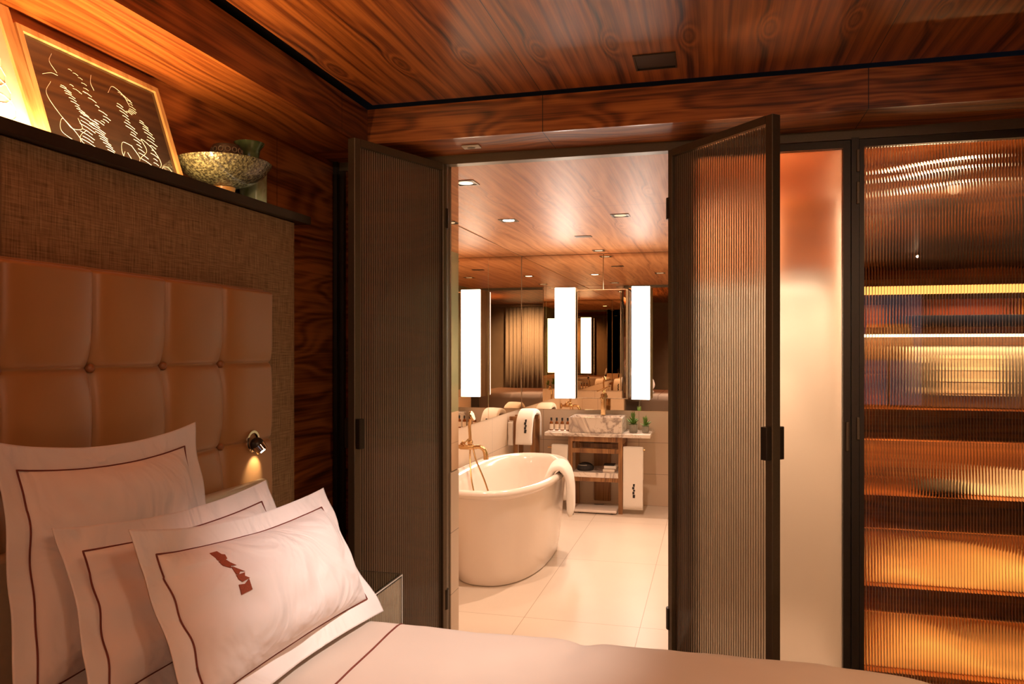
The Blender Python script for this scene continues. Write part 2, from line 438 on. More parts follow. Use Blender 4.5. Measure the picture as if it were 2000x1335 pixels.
# bathroom shell
struct('ceiling_bathroom', bx(XB - .1, -.08, YD + .03, YB + .1, ZB, ZB + .08), 'wood_bath_lit', 'polished rosewood ceiling of the bathroom', 'ceiling')
struct('wall_bathroom_left', bx(XB - .12, XB, YD + .12, YB + .1, 0, ZB), 'tile_y', 'stone-tiled left wall of the bathroom', 'wall')
struct('wall_bathroom_back', bx(XB, 0, YB, YB + .1, 0, ZB), 'tile_x', 'stone-tiled back wall of the bathroom', 'wall')
bm = bx(-.08, -.045, YD + .06, YB, 0, .863)
struct('wall_bathroom_right', bm, 'tile_y', 'stone-tiled lower right wall of the bathroom', 'wall')
struct('wall_bathroom_right_glass', bx(-.08, -.045, YD + .06, YB, .863, ZB), 'green_glass', 'sage green glass cladding on the right bathroom wall', 'wall')
# wall pier beside the doorway: tile below, mirror above
struct('wall_pier', bx(-1.80, -1.186, YD + .045, 3.56, 0, .863), 'tile_x', 'tiled pier at the left of the bathroom doorway', 'wall')
struct('wall_pier_top', bx(-1.80, -1.192, YD + .045, 3.56, .863, ZB), 'taupe', 'upper part of the pier at the left of the doorway', 'wall')

def mirror(x0, x1, y0, y1, z0, z1, label, bev=.004):
    o = obj('wall_mirror', bx(x0, x1, y0, y1, z0, z1, bev=bev, seg=1), 'mirror')
    return tag(o, label, 'mirror', 'bronze mirror panels cladding the bathroom')
mirror(-1.192, -1.186, YD + .05, 3.558, .868, ZB, 'narrow mirror strip on the pier left of the bathroom doorway', .001)
mirror(XB, -1.2, 3.56, 3.566, .868, ZB, 'mirror panel inside the bathroom beside its doorway')
for (a, b, lb) in ((3.57, 4.92, 'left wall mirror panel nearest the bathroom doorway'), (4.924, 6.058, 'left wall mirror panel above the bath tap'), (6.062, 7.19, 'left wall mirror panel meeting the back corner')):
    mirror(XB, XB + .006, a, b, .868, ZB - .004, lb)
mirror(XB + .008, -.98, YB - .006, YB, .868, ZB - .004, 'back wall mirror panel left of and behind the basin cabinet')
mirror(-.976, -.09, YB - .006, YB, .868, ZB - .004, 'back wall mirror panel right of the basin cabinet')

# ------------------------------------------------------------ glazed wall at Y = 3.40
# metal frame
t_ = thing('door_frame', 'dark bronze metal frame around the bathroom doorway', 'door frame', (-.68, YD, 0), kind='structure')
obj('header', bx(-1.75, 2.7, YD - .025, YD + .03, 2.295, ZS), 'bronze', t_)
obj('jamb', bx(-1.755, -1.725, YD - .05, YD + .03, 0, ZS), 'bronze_dark', t_)
obj('jamb', bx(-1.222, -1.192, YD - .02, YD + .045, 0, 2.30), 'bronze', t_)
obj('jamb', bx(-.176, -.06, YD - .02, YD + .045, 0, 2.30), 'bronze_dark', t_)
obj('jamb', bx(.548, .576, YD - .03, YD + .03, 0, 2.30), 'bronze_dark', t_)
# left fixed panel
t_ = thing('door_5', 'rosewood side panel half hidden behind the open left glass door', 'panel', (-1.47, YD, 0), kind='structure')
obj('panel', bx(-1.70, -1.222, YD - .006, YD + .02, .0, 2.295), 'wood_left', t_)
obj('frame', bx(-1.725, -1.70, YD - .03, YD + .02, .0, 2.295), 'bronze_dark', t_)

def ribbed_sheet(w0, w1, z0, z1, y0, th, pitch, amp, seg=8, side=1):
    """flat glass on one face, round flutes on the other, in the door's own frame: X along the door"""
    bm = bmesh.new()
    n = int(round((w1 - w0) / pitch)) * seg
    A, B, Cc, D = [], [], [], []
    for i in range(n + 1):
        x = w0 + (w1 - w0) * i / n
        ph = (i % seg) / seg
        h = amp * math.sqrt(max(0, 1 - (2 * ph - 1) ** 2)) if True else 0
        yf = y0; yr = y0 + side * (th + h)
        A.append(bm.verts.new((x, yf, z0))); B.append(bm.verts.new((x, yf, z1)))
        Cc.append(bm.verts.new((x, yr, z0))); D.append(bm.verts.new((x, yr, z1)))
    for i in range(n):
        bm.faces.new((A[i], A[i + 1], B[i + 1], B[i])); bm.faces.new((Cc[i + 1], Cc[i], D[i], D[i + 1]))
        bm.faces.new((B[i], B[i + 1], D[i + 1], D[i])); bm.faces.new((A[i + 1], A[i], Cc[i], Cc[i + 1]))
    bm.faces.new((A[0], B[0], D[0], Cc[0])); bm.faces.new((A[-1], Cc[-1], D[-1], B[-1]))
    return bm

def leaf(name, label, hinge, end, mat, side, stile=.034, gl='ribbed', handle=True, flip=1):
    L = math.hypot(end[0] - hinge[0], end[1] - hinge[1])
    rz = math.atan2(end[1] - hinge[1], end[0] - hinge[0])
    t = thing(name, label, 'door', (hinge[0], hinge[1], 0), rz=rz, kind='structure')
    z0, z1 = .012, 2.292
    dpt = .02
    bm = bx(0, stile * .8, -dpt, dpt, z0, z1, bev=.002, seg=1)
    box(bm, L - stile, L, -dpt, dpt, z0, z1, bev=.002, seg=1)
    box(bm, stile * .8, L - stile, -dpt, dpt, z1 - .03, z1)
    box(bm, stile * .8, L - stile, -dpt, dpt, z0, z0 + .03)
    obj('frame', bm, mat, t, local=True)
    wa, wb = stile * .8 + .001, L - stile - .001
    mt_ = ribbed_mat('ribbed_smoke_glass', (.95, .93, .89), (.76, .62, .47), (.16, .62), start=wa, pitch=(wb - wa) / round((wb - wa) / .0128))
    g = obj('ribbed_pane', ribbed_sheet(wa, wb, z0 + .031, z1 - .031, -side * .004, .005, .0128, .0032, 8, side), mt_, t, local=True, smooth=True)
    if handle:
        for s in (1, -1):
            y0, y1 = (dpt, dpt + .024) if s > 0 else (-dpt - .024, -dpt)
            h = bx(L - .034, L - .004, y0, y1, 1.045, 1.165, bev=.003, seg=2)
            obj('handle', h, 'bronze_dark', t, local=True)
    for z in (.25, 2.0):
        hb = tube(bmesh.new(), [(0, -side * .0, z), (0, 0, z + .09)], .024, 10)
        obj('hinge', hb, 'bronze_dark', t, local=True, smooth=True)
    return t
leaf('door_1', 'open left door leaf of ribbed smoked glass in a bronze frame', (-1.196, 3.372), (-1.402, 2.845), 'bronze', -1)
leaf('door_2', 'open right door leaf of ribbed glass in a bronze frame', (-.166, 3.372), (.226, 2.935), 'bronze', 1)

# frosted door
t_ = thing('door_3', 'closed frosted glass door with a slim dark frame', 'door', (.24, YD, 0), kind='structure')
bm = bx(-.058, -.03, YD - .02, YD + .02, .01, 2.292); box(bm, .517, .546, YD - .02, YD + .02, .01, 2.292)
box(bm, -.03, .517, YD - .02, YD + .02, 2.262, 2.292); box(bm, -.03, .517, YD - .02, YD + .02, .01, .04)
obj('frame', bm, 'bronze_dark', t_)
obj('frosted_pane', bx(-.03, .517, YD - .005, YD + .005, .04, 2.262), 'frosted', t_)
obj('handle', bx(.526, .540, YD - .028, YD - .02, 1.03, 1.15, bev=.004), 'bronze', t_)
# ribbed wardrobe doors
for (a, b, nm, lb) in ((.578, 1.195, 'door_4', 'ribbed glass wardrobe door glowing amber beside the frosted door'), (1.20, 1.81, 'door_6', 'second ribbed glass wardrobe door, cut off by the right frame edge')):
    t_ = thing(nm, lb, 'door', ((a + b) / 2, YD, 0), kind='structure')
    bm = bx(a, a + .018, YD - .025, YD + .015, .01, 2.292); box(bm, b - .018, b, YD - .025, YD + .015, .01, 2.292)
    box(bm, a + .018, b - .018, YD - .025, YD + .015, 2.262, 2.292); box(bm, a + .018, b - .018, YD - .025, YD + .015, .01, .04)
    obj('frame', bm, 'bronze_dark', t_)
    g = ribbed_sheet(a + .019 - (a + b) / 2, b - .019 - (a + b) / 2, .041, 2.261, -.004, .005, .0112, .0030, 8, 1)
    obj('ribbed_pane', g, 'ribbed_amber', t_, local=True, smooth=True)
    if a < 1:
        for z in (2.16, 2.03, 1.08):
            obj('hinge', bx(a - .012, a, YD - .036, YD - .02, z, z + .09, bev=.002), 'bronze', t_)
struct('wall_front_right', bx(1.81, 2.75, YD - .01, YD + .05, 0, ZS), 'wood_beam_x', 'rosewood wall right of the wardrobe doors', 'wall')

# ------------------------------------------------------------ lit room behind the frosted door
struct('wall_shower_back', bx(-.045, .60, 4.45, 4.55, 0, ZB), 'plaster', 'cream wall of the small room behind the frosted door', 'wall')
struct('wall_shower_left', bx(-.045, -.03, YD + .05, 4.45, 0, ZB), 'plaster', 'cream side wall behind the frosted door', 'wall')
struct('wall_shower_right', bx(.548, .584, YD + .03, 4.45, 0, ZB), 'plaster', 'partition between the small room and the wardrobe', 'wall')
struct('ceiling_shower', bx(-.045, .584, YD + .03, 4.5, ZB, ZB + .05), 'wood_bath_lit', 'rosewood ceiling behind the frosted door', 'ceiling')
t_ = thing('wall_cabinet', 'blurred wooden wall cabinet with a light under it, behind the frosted glass', 'cabinet', (.26, 4.45, 1.72))
obj('body', bx(-.03, .547, 4.12, 4.449, 1.76, ZB), 'wood_bath_lit', t_)
obj('light_strip', bx(.0, .52, 4.13, 4.16, 1.745, 1.76), 'led_white', t_)
obj('side_box', bx(.30, .547, 3.72, 4.12, 1.80, 2.12), 'wood_room', t_)
light('shower_beam', 'SPOT', (.15, 3.70, 2.31), 58, BATH, (.25, 4.2, 0), .03, 140, .9)
light('cabinet_glow', 'AREA', (.26, 4.10, 1.74), 2.2, (1, .88, .76), None, .5, size_y=.02).rotation_euler = (math.radians(25), 0, 0)

# ------------------------------------------------------------ wardrobe niche behind the ribbed glass
NX0, NX1, NY0, NY1 = .584, 1.86, YD + .05, 3.98
struct('wall_wardrobe_back', bx(NX0, NX1 + .05, NY1, NY1 + .05, 0, ZS), 'wood_niche', 'lit wooden back of the wardrobe', 'wall')
struct('wall_wardrobe_right', bx(NX1, NX1 + .05, YD + .05, NY1, 0, ZS), 'wood_niche', 'right side of the wardrobe', 'wall')
struct('wall_wardrobe_left', bx(NX0, NX0 + .012, YD + .05, NY1, 0, ZS), 'wood_niche', 'left side of the wardrobe', 'wall')
struct('ceiling_wardrobe', bx(NX0, NX1, YD + .051, NY1, ZS - .02, ZS), 'wood_niche', 'top of the wardrobe', 'ceiling')
SH = [(1.735, 'top shelf, above the blue-black tray', 'led_amber'), (1.535, 'shelf above the steel machine', 'led_white'), (1.195, 'shelf under the steel machine', None), (.835, 'shelf under the dark oval pouch', None), (.455, 'shelf under the golden blanket', None), (.10, 'lowest shelf', None)]
WD = thing('wardrobe', 'lit rosewood wardrobe interior with shelves and drawers behind amber ribbed glass', 'wardrobe', (1.2, 3.72, .0))
for z, lb, led in SH:
    s = obj('shelf', bx(NX0 + .013, NX1 - .001, NY0 + .06, NY1 - .001, z - .028, z), 'wood_niche', WD)
    if led:
        obj('light_strip', bx(NX0 + .02, NX1 - .01, NY0 + .07, NY0 + .082, z - (.062 if led == 'led_amber' else .040), z - .0285), led, s)
tt = thing('ceiling_light_bar', 'curved glowing light bar at the top of the wardrobe', 'light', (1.0, 3.7, 2.27))
for k, (dz, dy) in enumerate(((0, 0), (-.028, .05), (-.075, .12))):
    x0_ = .70 + .04 * k; pts = [(x0_ + (1.06 - x0_) * i / 12, 3.60 + dy, 2.20 + dz + .045 * math.sin(i / 12 * 1.45)) for i in range(13)]
    obj('light_tube', tube(bmesh.new(), pts, .006, 8), 'led_top', tt, smooth=True)
obj('bracket', bx(.98, 1.0, 3.6, 3.73, 2.14, 2.30), 'bronze_dark', tt)
def clothes(x, wd, y, z0, z1, mat, lb):
    bm = bmesh.new(); n = 40
    prev = None
    for j in range(8):
        z = z1 - (z1 - z0) * j / 7; ww = wd * (.55 + .45 * min(1, j / 1.5))
        ring = []
        for i in range(n):
            a = 2 * PI * i / n
            r = 1 + .10 * math.sin(a * 6 + j * .2)
            ring.append(bm.verts.new((x + ww / 2 * math.cos(a) * r, y + .06 * math.sin(a) * r, z)))
        if prev:
            for i in range(n): bm.faces.new((prev[i], prev[(i + 1) % n], ring[(i + 1) % n], ring[i]))
        else: bm.faces.new(ring)
        prev = ring
    bm.faces.new(prev[::-1])
    return tag(obj('hanging_garment', bm, mat, smooth='full'), lb, 'garment')
clothes(.93, .34, 3.78, 1.80, 2.10, 'dark_cloth', 'dark garment hanging above the gold light strip behind ribbed glass')
clothes(1.38, .34, 3.78, 1.80, 2.10, 'dark_cloth', 'dark garment hanging nearest the right edge behind ribbed glass')
clothes(.70, .16, 3.84, 1.82, 2.05, 'taupe', 'brownish garment hanging at the left end of the wardrobe')
# books on the top-lit shelf
for x0, x1, h, mt, lb in ((.63, .72, .10, 'wood_niche', 'small wooden box at the left end of the second wardrobe shelf'), (.80, .86, .13, 'plum', 'dark plum box standing left of the red box in the wardrobe'), (.88, 1.18, .12, 'red_box', 'long red box behind ribbed glass under the gold light strip'), (1.24, 1.5, .12, 'orange_clay', 'orange box at the right under the gold light strip')):
    bm = bx(x0, x1, 3.62, 3.86, 1.536, 1.536 + h, bev=.004)
    tag(obj('storage_box', bm, mt, smooth=True), lb, 'box')
bm = bx(.78, 1.45, 3.52, 3.61, 1.536, 1.585, bev=.006)
tag(obj('lacquer_tray', bm, 'blue_tray', smooth=True), 'blue-black lacquer tray on the shelf under the gold light strip', 'tray')
# steel machine with perforated front
m_ = thing('coffee_machine', 'grey steel machine with a gridded pale front in the wardrobe', 'machine', (.98, 3.70, 1.196))
obj('body', bx(.79, 1.30, 3.62, 3.86, 1.196, 1.46, bev=.01), 'grey_metal', m_, smooth=True)
bm = bmesh.new()
for i in range(12): box(bm, .93 + i * .0195, .942 + i * .0195, 3.606, 3.619, 1.25, 1.42)
for j in range(4): box(bm, .925, 1.16, 3.604, 3.618, 1.26 + j * .048, 1.272 + j * .048)
obj('grille', bm, 'paper_label', m_)
for z in (1.27, 1.40): obj('dial', tube(bmesh.new(), [(.86, 3.60, z), (.86, 3.62, z)], .014, 16), 'white_plastic', m_, smooth=True)
bm = lathe(bmesh.new(), [(0, 0), (.04, 0), (.045, .01), (.05, .12), (.052, .14), (.047, .14), (.04, .02), (0, .02)], (.68, 3.66, 1.196), 24)
tag(obj('steel_ice_bucket', bm, 'chrome', smooth=True), 'shiny steel bucket left of the gridded machine', 'bucket')
# dark oval pouch
bm = bmesh.new(); bmesh.ops.create_uvsphere(bm, u_segments=32, v_segments=16, radius=1)
for v in bm.verts: v.co = Vector((v.co.x * .10, v.co.y * .08, v.co.z * (.045 if v.co.z > 0 else .02))) + Vector((.93, 3.60, .8555))
tag(obj('oval_pouch', bm, 'dark_cloth', smooth='full'), 'dark oval pouch resting on the wardrobe shelf', 'pouch')
def drape(x0, x1, y0, y1, z, h, mt, seed, lb, slope=0):
    bm = bmesh.new(); nx, ny = 48, 18
    T, Bt = [], []
    for i in range(nx + 1):
        u = i / nx; rt, rb = [], []
        for j in range(ny + 1):
            v = j / ny
            e = (min(u, 1 - u, .12) / .12) ** .5 * (min(v, 1 - v, .2) / .2) ** .5
            zz = z + .004 + e * (h * (1 + slope * (.5 - u)) * (.75 + .35 * noise.noise(Vector((u * 3 + seed, v * 2 + u * 2, seed)))) + .032 * math.sin(6.5 * (v * .6 + u * 1.9) + seed))
            zz = max(zz, z + .003)
            x = x0 + (x1 - x0) * u; y = y0 + (y1 - y0) * v
            rt.append(bm.verts.new((x, y, zz))); rb.append(bm.verts.new((x, y, z + .001)))
        T.append(rt); Bt.append(rb)
    for i in range(nx):
        for j in range(ny):
            bm.faces.new((T[i][j], T[i + 1][j], T[i + 1][j + 1], T[i][j + 1]))
            bm.faces.new((Bt[i][j], Bt[i][j + 1], Bt[i + 1][j + 1], Bt[i + 1][j]))
        bm.faces.new((T[i][0], Bt[i][0], Bt[i + 1][0], T[i + 1][0])); bm.faces.new((T[i][ny], T[i + 1][ny], Bt[i + 1][ny], Bt[i][ny]))
    for j in range(ny):
        bm.faces.new((T[0][j], T[0][j + 1], Bt[0][j + 1], Bt[0][j])); bm.faces.new((T[nx][j], Bt[nx][j], Bt[nx][j + 1], T[nx][j + 1]))
    return tag(obj('folded_blanket', bm, mt, smooth='full'), lb, 'blanket', 'blankets in the wardrobe')
drape(.64, 1.72, 3.56, 3.95, .456, .13, 'gold_cloth', 1.3, 'golden blanket, brightest one, on the middle wardrobe shelf', .7)
drape(.62, 1.74, 3.56, 3.95, .101, .13, 'gold_cloth', 4.1, 'golden blanket on the lowest wardrobe shelf', .8)
drape(1.02, 1.74, 3.60, 3.93, .836, .07, 'towel', 7.7, 'white cloth lying right of the dark oval pouch', -.3)
for z, p in ((1.685, 3.0), (1.49, 3.5), (1.05, 3.0), (.675, 2.6), (.325, 2.4)):
    light('wardrobe_glow', 'AREA', (1.2, 3.505, z), p, (1, .58, .24), None, 1.2, size_y=.012).rotation_euler = (math.radians(35), 0, 0)
light('wardrobe_front_fill', 'AREA', (1.15, 3.475, 2.29), 3.5, (1, .60, .30), (1.15, 3.58, 1.0), 1.1, size_y=.012)  # added fill near the glass to brighten the drawer fronts
light('wardrobe_top_glow', 'AREA', (1.0, 3.66, 2.12), .8, (1, .56, .25), None, .5, size_y=.02).rotation_euler = (PI, 0, 0)
for z0, z1, lb in ((1.062, 1.166, 'wardrobe drawer under the steel machine'), (.69, .806, 'wardrobe drawer under the dark oval pouch'), (.34, .426, 'wardrobe drawer under the golden blanket')):
    obj('drawer', bx(NX0 + .015, NX1 - .003, 3.535, 3.95, z0, z1, bev=.002, seg=1), 'wood_niche', WD)

# ------------------------------------------------------------ bed wall: raffia panel, shelf, headboard
PX = -1.53
t_ = thing('wall_covering', 'woven tan raffia panel covering the wall behind the headboard', 'wall panel', (-1.64, 1.1, 0))
obj('panel', bx(XL + .002, PX, -.43, 2.63, .0, 1.925, bev=.003, seg=1), 'raffia', t_)
t_ = thing('display_shelf', 'dark bronze display shelf with a lit channel above the raffia panel', 'shelf', (-1.62, 1.1, 1.925))
bm = bx(XL, -1.502, -.55, 2.69, 1.9255, 1.932)
box(bm, -1.508, -1.500, -.55, 2.70, 1.926, 1.955)
box(bm, XL, -1.508, 2.69, 2.70, 1.926, 1.955)
obj('tray', bm, 'bronze_dark', t_)
bm = bx(-1.512, -1.505, -.5, 2.6, 1.935, 1.943)
obj('light_strip', bm, 'led_white', t_)

# tufted headboard
HY0, HY1, HZ0, HZ1 = -.175, 2.375, .56, 1.647
HB = thing('headboard', 'buttoned tan leather headboard in square panels', 'headboard', (-1.5, 1.1, HZ0))
ys = [1.594 + .2625 * k for k in range(-6, 3)]
zs = [1.40, 1.14, .88, .62]
def tuft(y, z):
    # smooth cushions between seams with a deep pull at each button
    ky = min(abs(y - q) for q in ys[:9]); kz = min(abs(z - q) for q in zs)
    s = .046
    dy = 1 - math.exp(-(ky / .010) ** 1.0) * .62 - math.exp(-(ky / .055) ** 2) * .16
    dz = 1 - math.exp(-(kz / .006) ** 1.0) * .34 - math.exp(-(kz / .05) ** 2) * .10
    d = math.hypot(ky, kz)
    pull = math.exp(-(d / .045) ** 1.3) * .42
    ed = min((HY1 - y), (HZ1 - z), (y - HY0))
    edge = (1 - max(0, 1 - ed / .013) ** 2.2)
    return s * max(0, (dy * dz - pull) * .9 + .1) * edge + .004
bm = bmesh.new()
NYh, NZh = 760, 300
def dens(a, b, n): return [a + (b - a) * i / n for i in range(n + 1)]
gy, gz = dens(HY0, HY1, NYh), dens(HZ0, HZ1, NZh)
grid = [[bm.verts.new((-1.51 + tuft(y, z), y, z)) for z in gz] for y in gy]
for i in range(NYh):
    for j in range(NZh):
        bm.faces.new((grid[i][j], grid[i + 1][j], grid[i + 1][j + 1], grid[i][j + 1]))
obj('upholstery', bm, 'leather', HB, smooth='full')
obj('backing', bx(PX + .001, -1.509, HY0, HY1, HZ0, HZ1), 'leather', HB)
bm = bmesh.new()
tube(bm, [(-1.507, HY0, HZ0), (-1.507, HY0, HZ1), (-1.507, HY1, HZ1), (-1.507, HY1, HZ0)], .0045, 8)
obj('piping', bm, 'leather', HB, smooth=True)
for y in ys[2:9]:
    for z in zs[:2]:
        if y > HY1 - .1: continue
        bm = bmesh.new(); lathe(bm, [(0, .009), (.006, .0075), (.0105, .003), (.0115, -.002), (.010, -.008), (0, -.008)], n=16)
        bmesh.ops.rotate(bm, verts=bm.verts[:], cent=(0, 0, 0), matrix=Matrix.Rotation(PI / 2, 3, 'Y'))
        bmesh.ops.translate(bm, verts=bm.verts[:], vec=(-1.51 + tuft(y, z) + .016, y, z))
        obj('button', bm, 'leather_button', HB, smooth=True)
# lower cream cushion of the headboard
t_ = thing('bolster_ledge', 'cream leather ledge running under the tan headboard', 'ledge', (-1.44, 1.1, .3))
bm = bx(-1.450, -1.412, -.08, 2.275, .30, 1.02, bev=.016, seg=4)
obj('pad', bm, 'cream_leather', t_, smooth=True)
bm = tube(bmesh.new(), [(-1.416, -.06, .992), (-1.416, 2.262, .992)], .003, 6)
obj('seam_piping', bm, 'piping', t_, smooth=True)

# reading light
RL = thing('reading_light', 'small round nickel reading light set into the headboard', 'light', (-1.46, 2.250, 1.14))
def disc_ring(bm, c, r0, r1, x0, x1, n=32):
    prof = [(r0, x0), (r1, x0), (r1, x1), (r0 + .002, x1), (r0, x0)]
    lathe(bm, prof, n=n)
    bmesh.ops.rotate(bm, verts=bm.verts[:], cent=(0, 0, 0), matrix=Matrix.Rotation(PI / 2, 3, 'Y'))
    bmesh.ops.translate(bm, verts=bm.verts[:], vec=c)
    return bm
obj('bezel', disc_ring(bmesh.new(), (-1.462, 2.246, 1.143), .026, .036, 0, .006), 'chrome', RL, smooth=True)
bm = bmesh.new(); bmesh.ops.create_uvsphere(bm, u_segments=24, v_segments=12, radius=.0225)
bmesh.ops.translate(bm, verts=bm.verts[:], vec=(-1.446, 2.250, 1.134))
obj('ball', bm, 'bronze_dark', RL, smooth='full')
bm = tube(bmesh.new(), [(-1.444, 2.252, 1.130), (-1.430, 2.257, 1.112)], [.0225, .020], 24)
obj('snoot', bm, 'chrome', RL, smooth=True)
bm = tube(bmesh.new(), [(-1.4298, 2.2571, 1.1116), (-1.4286, 2.2575, 1.1101)], .009, 16)
obj('lens', bm, 'bulb', RL, smooth=True)

# ------------------------------------------------------------ bed
BED = thing('bed', 'wide bed made up with pale blush linen', 'bed', (-.42, 1.1, 0))
obj('base', bx(-1.40, .56, .24, 1.96, .06, .36, bev=.02), 'cream_leather', BED, smooth=True)
for x in (-1.3, .45):
    for y in (.35, 1.85):
        obj('leg', bx(x - .03, x + .03, y - .03, y + .03, 0, .06), 'bronze_dark', BED)
obj('mattress', bx(-1.41, .575, .23, 1.97, .361, .60, bev=.05, seg=4), 'cotton', BED, smooth=True)
def duvet_z(x, y):
    z = .700
    e = max(0, 1 - (2.04 - y) / .10); z -= .075 * max(0, e) ** 2.2
    e = max(0, 1 - (y - .16) / .10); z -= .075 * max(0, e) ** 2.2
    e = max(0, 1 - (.66 - x) / .34); z -= .10 * max(0, e) ** 2.4
    z += .006 * noise.noise(Vector((x * 4, y * 3, 2))) + .0025 * noise.noise(Vector((x * 14, y * 9, 8)))
    z -= .010 * math.exp(-((x + .31 - .25 * (y - 2)) / .035) ** 2) * max(0, min(1, (y - 1.75) / .2))
    return z
bm = bmesh.new()
X0, X1, Y0, Y1 = -1.40, .66, .16, 2.04
nx, ny = 150, 130
def dv(i, j):
    x = X0 + (X1 - X0) * i / nx; y = Y0 + (Y1 - Y0) * j / ny
    return x, y
G = [[bm.verts.new((*dv(i, j), duvet_z(*dv(i, j)))) for j in range(ny + 1)] for i in range(nx + 1)]
for i in range(nx):
    for j in range(ny): bm.faces.new((G[i][j], G[i + 1][j], G[i + 1][j + 1], G[i][j + 1]))
rim = [G[i][0] for i in range(nx + 1)] + [G[nx][j] for j in range(1, ny + 1)] + [G[i][ny] for i in range(nx - 1, -1, -1)] + [G[0][j] for j in range(ny - 1, 0, -1)]
prev = rim
for k, zz in enumerate((.57, .50, .40, .30)):
    ring = []
    for q, v in enumerate(rim):
        o = .012 * (1 if k == 0 else .7)
        cx = v.co.x + (o if abs(v.co.x - X1) < 1e-4 else 0); cy = v.co.y + (o if abs(v.co.y - Y1) < 1e-4 else -o if abs(v.co.y - Y0) < 1e-4 else 0)
        wv = .006 * math.sin(q * .35) * k / 3
        ring.append(bm.verts.new((cx + wv * .5, cy + wv, zz)))
    for q in range(len(rim)): bm.faces.new((prev[q], prev[(q + 1) % len(rim)], ring[(q + 1) % len(rim)], ring[q]))
    prev = ring
obj('duvet', bm, 'duvet', BED, smooth='full')
pts = [(-.82 + .012 * (2 - y), y, duvet_z(-.82 + .012 * (2 - y), y) + .0006) for y in [.17 + 1.86 * i / 60 for i in range(61)]]
obj('piping', tube(bmesh.new(), pts, .0026, 6), 'piping', BED, smooth=True)

